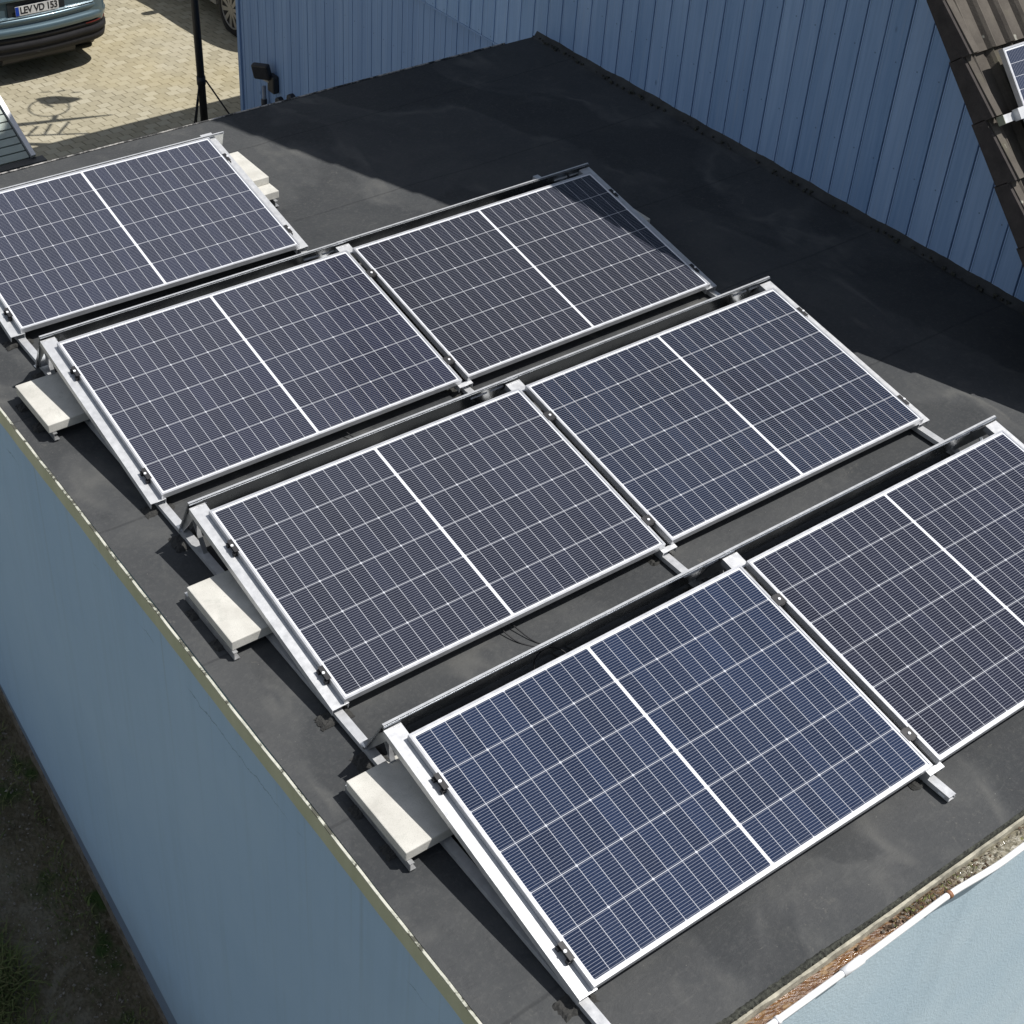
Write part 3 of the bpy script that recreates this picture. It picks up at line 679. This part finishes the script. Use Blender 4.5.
# wind deflector sheets behind every row
for r in 'DCBA':
    x, y, t, w, n = ROWS[r]; tot = n * PL + (n - 1) * GAP
    spans = [(-.055, PL + .03), (PL - .01, tot + .055)] if n == 2 else [(-.055, tot + .12)]
    for k, (a, b) in enumerate(spans):
        org = Vector((x + a, y + PW * cos(t), 0)); T = t
        yt, zt = PW * cos(t) + .090, PW * sin(t) - .002; yb_, zb_ = PW * cos(t) + .215, -.045
        th = .0025; e = .0015 * k
        if r == 'A': yt, zt, yb_ = PW * cos(t) + .030, PW * sin(t) - .012, PW * cos(t) + .10
        R2 = Matrix.Translation((x, y, 0)) @ Matrix.Rotation(w, 4, 'Z')
        side = 'left' if k == 0 else 'right'
        lab = {'D': 'front row', 'C': 'second row from the front', 'B': 'third row from the front', 'A': 'single farthest panel'}[r]
        lbl = ('galvanised wind deflector sheet behind the %s panel of the %s' % (side, lab)) if n == 2 else 'galvanised wind deflector sheet behind the single farthest panel'
        d = empty('wind_deflector', org, label=lbl, cat='wind deflector', group='metal wind deflectors behind the panel rows')
        mb = MB(org); q = []
        prof = [(yt - .012, zt + .001 + e), (yt + .004, zt + .003 + e), (yt + .006 + e, zt), (yb_ + e, zb_), (yb_ + .03 + e, zb_ - .002), (yb_ + .03 + e, zb_ - .005), (yb_ - .003 + e, zb_ - .003), (yt + .002 + e, zt - .003), (yt - .012, zt - .002 + e)]
        nseg = 24
        for i in range(nseg + 1):
            xx = a + (b - a) * i / nseg; wv = .0022 * sin(i * .9 + ord(r)) 
            for j, (py, pz) in enumerate(prof): q.append(R2 @ Vector((xx, py + (wv if 2 < j < 8 else 0), pz)))
        m_ = len(prof); fs = []
        for i in range(nseg):
            for j in range(m_): fs.append((i * m_ + j, (i + 1) * m_ + j, (i + 1) * m_ + (j + 1) % m_, i * m_ + (j + 1) % m_))
        fs += [tuple(range(m_)), tuple(nseg * m_ + j for j in range(m_))[::-1]]
        mb.add(q, fs).build('sheet', M['steel'], d)
        mf = MB(org)
        c0, c1 = [R2 @ Vector((xx, yt - .001, zt + .0062 + e)) for xx in (a, b)]
        mf.bar(c0, c1, .011, .0015).build('top_flange', M['alu'], d)
        mb = MB(org)
        for xx in ((a + .02, a + .10), (b - .24, b - .14), (b - .12, b - .04)):
            f = .22
            c0 = R2 @ Vector((xx[0], yt + (yb_ - yt) * f - .004, zt + (zb_ - zt) * f)); c1 = R2 @ Vector((xx[1], yt + (yb_ - yt) * f - .004, zt + (zb_ - zt) * f))
            MB(org).bar(c0, c1, .004, .008).build('slot', M['white_paint'], d)

# concrete ballast slabs
def slab(x0, y0, z1, label, rot=0., w=.40, l=.40):
    o = (x0 + w / 2, y0 + l / 2, z1 - .05); mb = MB().box((-w / 2, -l / 2, 0), (w / 2, l / 2, .05))
    s = mb.build('concrete_slab', M['concrete'], bevel=.004); s.location = o; s.rotation_euler = (0, 0, rot)
    return tag(s, label, 'slab', 'pale concrete ballast slabs')
slab(-.222, .800, 0, 'pale concrete slab at the left of the front row, closest to the camera', .004)
slab(-.228, 2.075, 0, 'pale concrete slab sticking out left of the second row from the front', -.004)
slab(-.258, 3.865, 0, 'pale concrete slab sticking out left of the third row, near the roof edge', .006)
slab(1.515, 5.335, 0, 'lower of the two stacked concrete slabs beside the farthest panel', 0)
slab(1.51, 5.445, .05, 'upper of the two stacked concrete slabs beside the farthest panel', -.01)
slab(3.262, 3.84, .0, 'shaded concrete slab just showing at the right of the third row', 0)
# angle rails that carry the slabs
def carrier(x, ya, yb, label):
    o = (x, ya, ZR + .008); mb = MB(o); mb.box((x - .014, ya, ZR + .008), (x - .011, yb, -.052)); mb.box((x - .011, ya, ZR + .008), (x + .014, yb, ZR + .011)); mb.box((x - .011, ya, -.055), (x + .006, yb, -.052))
    tag(mb.build('slab_carrier_rail', M['alu_dull']), label, 'rail', 'short rails under the concrete slabs')
for nm, x, ya in (('front row', -.20, .78), ('second row', -.215, 2.06), ('third row', -.225, 3.85)):
    carrier(x, ya, ya + .44, 'short angle rail under the outer edge of the %s\'s left concrete slab' % nm)
    carrier(x + .33, ya, ya + .44, 'short angle rail under the inner edge of the %s\'s left concrete slab' % nm)
carrier(1.55, 5.31, 5.86, 'short angle rail under the inner side of the two stacked slabs')
carrier(1.885, 5.31, 5.86, 'short angle rail under the outer side of the two stacked slabs')
carrier(3.64, 3.82, 4.26, 'short angle rail under the shaded slab right of the third row')
# crumb-rubber pads under rails
def pad(x, y, sx, sy, label):
    rr = random.Random(int(x * 1000 + y * 77)); mb = MB((x, y, ZR)); n = 9
    def f(i, j):
        e = 1 if (i in (0, n) or j in (0, n)) else 0
        return (x + (i / n - .5) * sx + e * rr.uniform(-.006, .006), y + (j / n - .5) * sy + e * rr.uniform(-.006, .006), ZR + (.001 if e else .0085 + rr.random() * .006))
    tag(mb.grid(n, n, f).build('rubber_pad', M['rubber']), label, 'pad', 'crumb rubber pads under the rails')
for r, yy in (('front', 1.30), ('second', 2.85), ('third', 4.39)):
    pad(-.045, yy, .13, .11, 'rubber pad under the left base rail by the rear leg of the %s row' % r)
    pad(1.715, yy, .12, .10, 'rubber pad under the middle base rail behind the %s row' % r)
    pad(3.48, yy, .12, .10, 'rubber pad under the right base rail behind the %s row' % r)
for r, yy in (('front', .035), ('second', 1.57), ('third', 3.12), ('farthest', 4.76)):
    pad(-.045, yy, .15, .08, 'rubber pad under the left base rail at the low end of the %s row' % r)
    if r != 'farthest': pad(1.712, yy, .14, .08, 'rubber pad under the middle base rail at the low end of the %s row' % r)
for r, yy, xx in (('front', .90, -.20), ('front', 1.12, -.20), ('second', 2.18, -.215), ('second', 2.4, -.215), ('third', 4.0, -.235), ('third', 4.2, -.235)):
    pad(xx, yy, .10, .07, 'rubber pad under the outer slab rail of the %s row, %s one' % (r, 'nearer' if yy in (.90, 2.18, 4.0) else 'farther'))
# loose cables
def cable(pts, label, r=.003):
    P = [Vector(p) for p in pts]; out = []
    for i in range(len(P) - 1):
        p0, p1, p2, p3 = P[max(i - 1, 0)], P[i], P[i + 1], P[min(i + 2, len(P) - 1)]
        for k in range(8):
            t = k / 8; out.append(.5 * ((2 * p1) + (p2 - p0) * t + (2 * p0 - 5 * p1 + 4 * p2 - p3) * t * t + (3 * p1 - p0 - 3 * p2 + p3) * t ** 3))
    out.append(P[-1]); tag(MB(P[0]).tube(out, r, 6).build('cable', M['black_plastic'], smooth=True), label, 'cable')
cable([(.80, 1.63, -.06), (.83, 1.50, -.092), (.90, 1.40, -.096), (.93, 1.28, -.08), (.9, 1.2, 0)], 'thin black cable looping out from under the second row')
cable([(.86, 1.60, -.07), (.90, 1.45, -.095), (.99, 1.36, -.095), (1.0, 1.24, -.05)], 'second thin black cable lying in the gap behind the front row')
cable([(.70, 1.20, -.02), (.72, 1.25, .07), (.80, 1.26, .09), (.86, 1.22, .06), (.86, 1.17, .0)], 'black cable loop standing up behind the front row\'s deflector')
cable([(.98, 3.15, -.06), (1.03, 3.02, -.092), (1.09, 2.95, -.09), (1.1, 2.85, -.03)], 'short black cable in the gap behind the second row')

# ------------------------------------------------------------------ panel on the tiled roof
def on_slope(x, s, h): return Vector(slope_pt(x, s, h, 0))
S_of = lambda y: (y - 1.12) * SL
# top left corner about (4.38, 2.24, 1.54)
s_top = (Vector((0, 2.24, 1.54)) - Vector((0, 1.12, vz(1.12)))).dot(Vector((0, ca, sa)))
ang = math.atan(TA)
rp = dup(proto, (0, 0, 0), None, 'framed solar panel mounted on the ribbed tiles at the top right of the photo', 'solar panels fixed on the tiled roof')
xt = 4.41
base = on_slope(xt, s_top - PL, .2)
# portrait: long edge up the slope
mt = Matrix.Translation(base) @ Matrix.Rotation(ang, 4, 'X') @ Matrix.Translation((PW, 0, 0)) @ Matrix.Rotation(pi / 2, 4, 'Z')
rp.location = mt.translation; rp.rotation_euler = mt.to_euler()
for s_, dn in ((s_top - .34, 'upper'), (s_top - 1.35, 'lower')):
    o = on_slope(4.28, s_, .14); rr_ = empty('roof_rail', o, (ang, 0, 0), label='%s silver mounting rail ending beside the panel on the tiled roof' % dn, cat='rail')
    MB().box((0, -.022, -.012), (1.6, .022, .028)).build('rail_profile', M['alu'], rr_)
    MB().box((-.003, -.024, -.014), (0, .024, .03)).build('end_cap', simple('olive_cap_%s' % dn, (.25, .26, .19), .6), rr_)
    MB().box((.075, -.03, .028), (.125, .03, .066)).build('end_clamp', M['alu'], rr_)
    MB().box((.3, -.03, -.1), (.34, .2, -.012)).build('roof_hook', M['alu_dull'], rr_)

# ------------------------------------------------------------------ floodlight on lower wall
fl = empty('wall_floodlight', (XL, 10.95, -2.13), label='black floodlight with motion sensor on the lower blue wall', cat='floodlight'); FO = (XL, 10.95, -2.13)
mt = Matrix.Translation((XL - .125, 10.84, -2.0)) @ Matrix.Rotation(radians(-12), 4, 'Y') @ Matrix.Rotation(radians(30), 4, 'Z')
MB(FO).box((-.035, -.10, -.085), (.035, .10, .085), mt).build('lamp_head', M['black_plastic'], fl, bevel=.02)
MB(FO).box((-.038, -.08, -.065), (-.0355, .08, .065), mt).build('lens', simple('dark_glass', (.03, .03, .035), .08), fl)
MB(FO).box((XL - .075, 10.70, -2.22), (XL - .001, 10.83, -2.03)).build('mounting_box', M['black_plastic'], fl, bevel=.018)
MB(FO).bar((XL - .05, 10.78, -2.12), (XL - .12, 10.92, -2.08), .03, .02).build('arm', M['alu_dull'], fl)
MB(FO).tube([(XL - .05, 10.94, -2.22), (XL - .05, 10.94, -2.5)], .022, 10).build('sensor_stem', simple('grey_plastic', (.22, .24, .28), .5), fl, smooth=True)
MB(FO).tube([(XL - .06, 10.93, -2.36), (XL - .06, 10.93, -2.46)], .032, 10).build('sensor', M['black_plastic'], fl, smooth=True)
for yy, zz, w in ((10.66, -2.30, 'left'), (10.42, -2.17, 'right')):
    q = MB((XL, yy, zz)).tube([(XL - .001, yy, zz), (XL - .05, yy, zz), (XL - .062, yy, zz)], [.062, .06, .04], 16).build('wall_socket', M['black_plastic'], smooth=False)
    tag(q, 'small round black outlet on the lower blue wall, %s one of the pair' % w, 'wall outlet', 'round black outlets on the lower wall')

# ------------------------------------------------------------------ tripod mast with hoop and arms (unseen top, invented to cast the paving shadow)
mo = Vector((4.545, 11.55, ZG)); mast = empty('tripod_mast', mo, label='tall black mast with splayed stays standing behind the far roof edge', cat='mast')
blk = simple('black_metal', (.016, .017, .02), .45, .3, .2)
MB(mo).tube([mo + Vector((0, 0, .30)), mo + Vector((-.018, 0, 1.40)), mo + Vector((-.05, 0, 3.62))], [.041, .041, .036], 14).build('pole', blk, mast, smooth=True)
j = mo + Vector((-.008, 0, .80))
for dx, dy in ((-.20, -.02), (.47, -.10), (.02, .3)):
    MB(mo).tube([j + Vector((dx * .1, dy * .1, 0)), mo + Vector((dx, dy, .01))], .009, 8).build('stay', blk, mast, smooth=True)
MB(mo).tube([j + Vector((0, 0, -.04)), j + Vector((0, 0, .05))], .048, 14).build('collar', blk, mast, smooth=True)
hh = 3.60; off_ = Vector((SUN.x / SUN.z * hh, SUN.y / SUN.z * hh, hh))
def up_(x, y, dz=0): k = (hh + dz); return Vector((x + SUN.x / SUN.z * k, y + SUN.y / SUN.z * k, ZG + k))  # lifts a wanted shadow point along the sun to caster height
MB(mo).tube([up_(2.95, 13.17), up_(3.45, 13.02), up_(4.04, 12.84)], [.045, .035, .012], 10).build('shadow_arm_long', blk, mast, smooth=True)
MB(mo).tube([up_(3.0, 12.86), up_(3.62, 12.55)], .016, 8).build('shadow_arm_low', blk, mast, smooth=True)
for (a, b_) in (((3.22, 13.0), (3.03, 12.84)), ((3.37, 12.98), (3.19, 12.76)), ((3.56, 12.93), (3.33, 12.70))):
    MB(mo).tube([up_(*a), up_(*b_)], .016, 8).build('shadow_rung', blk, mast, smooth=True)
cx_, cy_, ra = 3.515, 13.37, .225
MB(mo).tube([up_(cx_ + ra * cos(t), cy_ + ra * sin(t)) for t in [2 * pi * k / 40 for k in range(40)]], .011, 8, closed=True).build('shadow_hoop', blk, mast, smooth=True)
MB(mo).tube([up_(3.43, 13.05), up_(3.50, 13.15)], .03, 8).build('shadow_hoop_bracket', blk, mast, smooth=True)
mb = MB(mo); n = 36; c = up_(3.68, 13.50); 
def blob(t):
    r = 1 + .08 * sin(3 * t + 1) + .06 * sin(5 * t); a, b2 = .235 * cos(t) * r, .105 * sin(t) * r
    th = radians(-28); return Vector((a * cos(th) - b2 * sin(th), a * sin(th) + b2 * cos(th), 0))
pts = [c + blob(2 * pi * k / n) for k in range(n)]; pts2 = [p + Vector((0, 0, .03)) for p in pts]
mb.add(pts + pts2, [tuple(range(n))[::-1], tuple(range(n, 2 * n))] + [(k, (k + 1) % n, n + (k + 1) % n, n + k) for k in range(n)]).build('plate', blk, mast)  # made-up outline that casts the blotch of shadow on the paving
for a, b_ in (((3.60, 13.79), (3.69, 13.75)), ((3.76, 13.71), (3.86, 13.70)), ((3.90, 13.60), (3.98, 13.57))):
    MB(mo).tube([up_(*a), up_(*b_)], .012, 6).build('shadow_peg', blk, mast)
MB(mo).tube([up_(3.52, 13.46), up_(3.56, 13.37)], .02, 6).build('shadow_peg', blk, mast)

# ------------------------------------------------------------------ slatted glazed frame left of the roof
gf_o = Vector((1.55, 8.55, ZG)); gf = empty('slatted_screen', gf_o, label='slanting pale slatted panel with white frame beyond the far left roof edge', cat='screen')
# plane: lower right corner, leaning back
LR = Vector((1.50, 8.45, -1.02)); d1 = Vector((-1, .0, 0)); d2 = Vector((-.07, .80, .50)).normalized()
nn = d1.cross(d2).normalized(); nn = nn if nn.z > 0 else -nn
WW, HH = 2.2, 1.0
sl_m = simple('pale_slats', (.33, .37, .33), .7, 0, .15, 6)
mb = MB(gf_o); ns = 14
for k in range(ns):
    a = HH * k / ns + .006; b_ = HH * (k + 1) / ns - .006
    q = [LR + d1 * u + d2 * v + nn * h for h in (-.02, 0) for (u, v) in ((0.03, a), (WW, a), (WW, b_), (.03, b_))]
    mb.add(q, [(0, 1, 2, 3), (7, 6, 5, 4), (0, 4, 5, 1), (1, 5, 6, 2), (2, 6, 7, 3), (3, 7, 4, 0)])
mb.build('slats', sl_m, gf)
q = [LR + d1 * u + d2 * v + nn * h for h in (-.04, -.021) for (u, v) in ((0, 0), (WW, 0), (WW, HH), (0, HH))]
MB(gf_o).add(q, [(0, 1, 2, 3), (7, 6, 5, 4), (0, 4, 5, 1), (1, 5, 6, 2), (2, 6, 7, 3), (3, 7, 4, 0)]).build('backing', M['black_plastic'], gf)
MB(gf_o).bar(LR + nn * .0, LR + d2 * HH, .038, .05, nn).build('frame_bar', M['alu'], gf)
MB(gf_o).box((LR.x - WW, LR.y - .10, LR.z - .10), (LR.x + .07, LR.y - .01, LR.z + .0)).build('base_trough', M['black_plastic'], gf)
for xx in (-.05, -1.0, -2.0):
    MB(gf_o).bar((LR.x + xx, LR.y + .02, ZG), (LR.x + xx, LR.y + .02, LR.z - .04), .06, .06, (0, 1, 0)).build('leg', M['black_plastic'], gf)

# ------------------------------------------------------------------ cars
tyre = simple('tyre_rubber', (.012, .012, .013), .85); rimm = simple('wheel_alloy', (.30, .29, .27), .4, .4)
cglass = simple('car_glass', (.012, .015, .018), .06)
def car(name, loc, rotz, paint, label, style):
    r = empty(name, loc, (0, 0, rotz), label=label, cat='car')
    hw = .915
    st = [  # y, half width, zb, zmid, zbelt, zroof, roof half width
     (.05, .80, .62, .80, 1.04, 1.07, .70), (.10, .86, .46, .80, 1.06, 1.20, .70), (.30, .90, .36, .8, 1.08, 1.56, .66), (.60, .915, .30, .8, 1.08, 1.655, .66),
     (1.6, .92, .27, .8, 1.05, 1.68, .67), (2.4, .92, .27, .8, 1.02, 1.64, .65), (2.95, .92, .27, .78, 1.0, 1.32, .66), (3.3, .915, .28, .76, .98, 1.06, .72),
     (3.9, .90, .30, .72, .90, .98, .70), (4.25, .86, .34, .66, .80, .86, .66), (4.45, .74, .42, .58, .68, .72, .60), (4.50, .6, .48, .58, .64, .66, .5)]
    if style == 'estate': st = [(a, b_, c, d + .04, e + .12, f + (.28 if f > 1.2 else .14), g) for a, b_, c, d, e, f, g in st]
    mb = MB(); rings = []
    def ring(s):
        y, w, zb, zm, zt, zr, wr = s
        h = [(0, zb), (w * .84, zb), (w * .97, zb + .07), (w, zm - .1), (w, zm), (w * .985, zt - .03), (w * .965, zt), (wr + (w * .965 - wr) * .45, zt + (zr - zt) * .55), (wr, zr - .045 * (1 if zr - zt > .2 else .3)), (wr * .8, zr), (0, zr + .012)]
        return [(x, y, z) for x, z in h] + [(-x, y, z) for x, z in h[-2:0:-1]]
    R_ = [ring(s) for s in st]; n = len(R_[0]); vs = [v for q in R_ for v in q]; fs = []
    for i in range(len(st) - 1):
        for k in range(n): fs.append((i * n + k, i * n + (k + 1) % n, (i + 1) * n + (k + 1) % n, (i + 1) * n + k))
    fs += [tuple(range(n)), tuple((len(st) - 1) * n + k for k in range(n))[::-1]]
    body = mb.add(vs, fs).build('body', paint, r, smooth=True); ss = body.modifiers.new('sub', 'SUBSURF'); ss.levels = ss.render_levels = 2
    # windows: side glass from belt to roof, offset outward
    def lerp(a, b, t): return tuple(a[k] + (b[k] - a[k]) * t for k in range(3))
    for sgn in (1, -1):
        for i0, i1 in ((2, 4), (4, 6)):
            q = []
            for i in (i0, i1):
                a, b_ = R_[i][6], R_[i][8]
                for t in (.08, .5, .9):
                    v = lerp(a, b_, t); q.append((sgn * (v[0] + .012), v[1] + (.06 if i == i0 else -.06), v[2]))
            MB().add(q, [(0, 1, 4, 3), (1, 2, 5, 4)]).build('window', cglass, r)
    MB().add([(-.66, .10, 1.13), (.66, .10, 1.13), (.58, .315, 1.54), (-.58, .315, 1.54)], [(0, 1, 2, 3)]).build('rear_window', cglass, r)
    MB().add([(-.70, 3.22, 1.10), (.70, 3.22, 1.10), (.60, 2.56, 1.60), (-.60, 2.56, 1.60)], [(0, 1, 2, 3)]).build('windscreen', cglass, r)
    # wheels
    for sx in (-1, 1):
        for yy in (.93, 3.62):
            wh = empty('wheel', (sx * .83, yy, .34)); wh.parent = r
            X = Vector((sx, 0, 0))
            MB().tube([X * -.13, X * -.11, X * .085, X * .105], [.30, .338, .338, .30], 36).build('tyre', tyre, wh, smooth=False)
            arch = MB(); arch.tube([X * -.15, X * .094 - X * .012], .385, 30); arch.build('arch_liner', M['black_plastic'], wh)
            rm = MB(); o_ = .108
            N_ = 40; vs = []
            for rad, ox in ((.245, o_), (.228, o_ + .006), (.215, o_ - .02)):
                vs += [(sx * ox, rad * cos(2 * pi * k / N_), rad * sin(2 * pi * k / N_)) for k in range(N_)]
            fs = [(q * N_ + k, q * N_ + (k + 1) % N_, (q + 1) * N_ + (k + 1) % N_, (q + 1) * N_ + k) for q in range(2) for k in range(N_)]
            rm.add(vs, fs)
            for k in range(10):
                t = 2 * pi * k / 10 + .2; u = Vector((0, cos(t), sin(t))); tt = Vector((0, -sin(t), cos(t)))
                q = []
                for ox in (o_ - .02, o_ + .002):
                    for rad, wd in ((.04, .018), (.222, .030)): q += [X * ox + u * rad - tt * wd, X * ox + u * rad + tt * wd]
                rm.add(q, [(0, 1, 3, 2), (4, 6, 7, 5), (0, 4, 5, 1), (2, 3, 7, 6), (0, 2, 6, 4), (1, 5, 7, 3)])
            rm.tube([X * (o_ - .03), X * (o_ + .006)], .055, 20)
            rm.build('rim', rimm, wh)
    # rear bumper swept round the corners
    def plan(t, wd=.87, rc=.30, back=.02):
        # t in [-1, 1] -> point and outward direction around the rear
        L_s = .55
        tot = (wd - rc) + pi / 2 * rc + L_s; s = abs(t) * tot; sg = 1 if t >= 0 else -1
        if s < wd - rc:
            bow = .05 * (s / (wd - rc)) ** 2; return (sg * s, back - .0 + bow, 0), (sg * .1 * s, -1, 0)
        s -= wd - rc
        if s < pi / 2 * rc:
            a = s / rc; return (sg * (wd - rc + rc * sin(a)), back + .05 + rc * .75 * (1 - cos(a)), 0), Vector((sg * sin(a), -cos(a), 0))
        s -= pi / 2 * rc; return (sg * wd, back + .05 + rc * .75 + s, 0), (sg, 0, 0)
    path = [plan(-1 + 2 * k / 70) for k in range(71)]
    MB().sweep(path, [(-.10, .805), (.015, .80), (.035, .785), (.03, .755), (.012, .735), (.010, .715), (.045, .69), (.055, .665), (.045, .61), (.02, .595), (-.10, .59)]).build('bumper', paint, r, smooth=True)
    MB().sweep(path, [(-.10, .592), (.030, .592), (.034, .55), (.018, .545), (.018, .53), (.040, .51), (.042, .455), (.020, .445), (.018, .43), (.03, .41), (.015, .345), (-.10, .34)]).build('lower_bumper', simple('bumper_plastic_' + style, (.022, .022, .024), .6, spec=.2), r, smooth=True)
    for sg in (-1, 1):
        pp = [plan(sg * t) for t in [.36 + .016 * k for k in range(14)]]
        MB().sweep(pp, [(.026, .568), (.036, .568), (.036, .582), (.026, .582)]).build('reflector', simple('red_reflector_%s%d' % (style, sg), (.10, .008, .008), .3), r)
        # tail lamps
        pl2 = [plan(sg * t, .90, .22, .03) for t in [.40 + .03 * k for k in range(12)]]
        MB().sweep(pl2, [(-.03, .90), (.012, .90), (.006, 1.02), (-.03, 1.03)]).build('tail_light', simple('tail_lamp_%s%d' % (style, sg), (.30, .01, .012), .12), r)
        MB().add([(sg * .60, 4.36, .70), (sg * .82, 4.18, .72), (sg * .83, 4.14, .82), (sg * .60, 4.30, .82)], [(0, 1, 2, 3)]).build('headlight', simple('headlamp_%s%d' % (style, sg), (.5, .5, .52), .1), r)
    # tailgate with plate recess
    tg = MB(); tg.sweep([((x, .02 + .04 * (x / .62) ** 2, 0), (0, -1, 0)) for x in [-.70 + 1.4 * k / 24 for k in range(25)]], [(-.08, .80), (.012, .80), (.020, .812), (.0, .822), (-.028, .83), (-.03, .985), (.004, .997), (.012, 1.02), (.0, 1.09), (-.08, 1.12)])
    tgo = tg.build('tailgate', paint, r, smooth=False)
    MB().box((-.34, .035, .826), (.34, .048, .985)).build('plate_recess', simple('recess_' + style, (.012, .016, .02), .5), r)
    plt = empty('licence_plate', (0, .010, .886)); plt.parent = r
    MB().box((-.26, 0, -.055), (.26, .004, .055)).build('plate_ground', simple('plate_white_' + style, (.62, .62, .60), .4), plt, bevel=.002)
    MB().box((-.258, -.001, -.052), (-.216, 0, .052)).build('country_band', simple('plate_blue_' + style, (.01, .05, .35), .4), plt)
    if style == 'suv':
        cu = bpy.data.curves.new('plate_text', 'FONT'); cu.body = 'LEV VD 153'; cu.size = .098; cu.align_x = 'CENTER'; cu.align_y = 'CENTER'; cu.extrude = .0006; cu.offset = .0022; cu.space_character = .93
        tmp = bpy.data.objects.new('tmp', cu); COL.objects.link(tmp); bpy.context.view_layer.update()
        me = bpy.data.meshes.new_from_object(tmp); bpy.data.objects.remove(tmp)
        wd = max(v.co.x for v in me.vertices) - min(v.co.x for v in me.vertices); k = .445 / wd
        for v in me.vertices: v.co.x *= k; v.co.y *= 1.13
        me.materials.clear(); me.materials.append(simple('plate_letters', (.012, .012, .015), .5))
        to = bpy.data.objects.new('plate_text', me); COL.objects.link(to); to.parent = plt; to.location = (.022, -.0016, 0); to.rotation_euler = (pi / 2, 0, 0)
    # underside silencer, sill trim
    MB().tube([(-.45, .22, .30), (.45, .22, .30)], .09, 12).build('silencer', M['black_plastic'], r)
    for sg in (-1, 1): MB().box((sg * .86 - .03, 1.35, .26), (sg * .86 + .065, 3.2, .34)).build('sill', M['black_plastic'] if style == 'suv' else simple('sill_grey%d' % sg, (.25, .24, .22), .5), r)
    for sg in (-1, 1): MB().box((sg * 1.0 - .09, 2.75, 1.02), (sg * 1.0 + .09, 2.85, 1.14)).build('mirror', paint, r, bevel=.03)
    return r
def paint_mat(name, c):
    b = NB(name); n = b.noise(b.pos(), 3, 3); b.set(b.ramp(n, [(.3, tuple(k * .93 for k in c)), (.7, c)]), .32, .35, .5, .6); return b.m
car('blue_grey_suv', (3.79, 14.04, ZG), 0, paint_mat('blue_grey_paint', (.105, .160, .190)), 'blue-grey SUV seen from behind on the sunny pavers, licence plate LEV VD 153', 'suv')
car('silver_car', (7.22, 17.72, ZG), pi, paint_mat('silver_paint', (.35, .34, .32)), 'pale car behind the blue wall corner, only its spoked front wheel and sill in view', 'estate')

# brown object at the left edge, a small bollard-like trunk
tb = Vector((2.63, 13.05, ZG)); tr = empty('tree_stump', tb, label='dark brown gnarled post at the far left edge of the paving', cat='post')
MB(tb).tube([tb + Vector((.0, 0, 0)), tb + Vector((.01, .0, .15)), tb + Vector((-.03, .02, .33)), tb + Vector((-.05, 0, .52))], [.075, .06, .045, .035], 9).build('trunk', simple('dark_bark', (.06, .04, .03), .9, 0, .4, 30, 1.), tr, smooth=True)
MB(tb).tube([tb + Vector((-.04, 0, .42)), tb + Vector((.03, -.02, .46)), tb + Vector((.09, -.03, .44))], [.015, .01, .005], 6).build('twig', simple('twig_bark', (.08, .06, .04), .9), tr)

# ------------------------------------------------------------------ grass and stones (stuff)
def mat_grass():
    b = NB('grass_blades'); P = b.pos(); n = b.noise(P, 3, 4); g = b.noise(P, 45, 2)
    b.set(b.mix(b.rng(g, .4, .75), b.ramp(n, [(.35, (.07, .105, .03)), (.65, (.125, .175, .05))]), (.19, .17, .08)), .7, 0, .3); return b.m
rr = random.Random(11); from mathutils import noise as mn
mb = MB(); cnt = 0
while cnt < 42000:
    x = -.42 - 2.4 * rr.random() ** 1.1; y = 1.6 + 5.0 * rr.random()
    d = mn.noise(Vector((x * 1.3, y * 1.3, 0))) + .6 * mn.noise(Vector((x * 4, y * 4, 3)))
    strip = -1.0 < x + .25 * mn.noise(Vector((x, y * 1.2, 9))) < -.52
    pr = .95 if x < -.95 else .5
    if strip: pr = .06
    if rr.random() > pr * max(.05, min(1, .55 + d)): 
        cnt += 0; 
        if rr.random() < .5: cnt += 1
        continue
    z = ground_z(y); h = (.03 + .07 * rr.random()) * (1.2 + d) * (.55 if x > -.85 else 1.1); a = rr.random() * 6.28; w = .0022 + .003 * rr.random(); ln = h * (.5 + rr.random())
    dx, dy = cos(a), sin(a)
    p = Vector((x, y, z - .01)); q = p + Vector((dx * ln * .4, dy * ln * .4, h * .7)); t = p + Vector((dx * ln, dy * ln, h))
    s_ = Vector((-dy * w, dx * w, 0)); mb.add([p - s_, p + s_, q + s_ * .8, q - s_ * .8, t], [(0, 1, 2, 3), (3, 2, 4)]); cnt += 1
tag(mb.build('grass', mat_grass(), fixn=False), label='rough grass growing on the shaded strip left of the garage', cat='grass', kind='stuff')
mb = MB(); 
for k in range(2600):
    x = -.40 - .75 * rr.random() if rr.random() < .8 else -.4 - 2 * rr.random(); y = 1.6 + 5 * rr.random(); s = .003 + .009 * rr.random() ** 3
    z = ground_z(y) + s * .2; mt = Matrix.Translation((x, y, z)) @ Matrix.Rotation(rr.random() * 6, 4, 'Z') @ Matrix.Rotation(rr.random() * 3, 4, 'X') @ Matrix.Diagonal((s * 1.4, s, s * .8, 1))
    c = [(1, 0, 0), (-1, 0, 0), (0, 1, 0), (0, -1, 0), (0, 0, 1), (0, 0, -1)]; c = [Vector(v) * (.8 + .4 * rr.random()) for v in c]
    mb.add(c, [(0, 2, 4), (2, 1, 4), (1, 3, 4), (3, 0, 4), (2, 0, 5), (1, 2, 5), (3, 1, 5), (0, 3, 5)], mt)
tag(mb.build('gravel', simple('pale_gravel', (.22, .20, .17), .9, 0, .5, 70)), label='loose stones on the bare soil beside the garage wall', cat='gravel', kind='stuff')
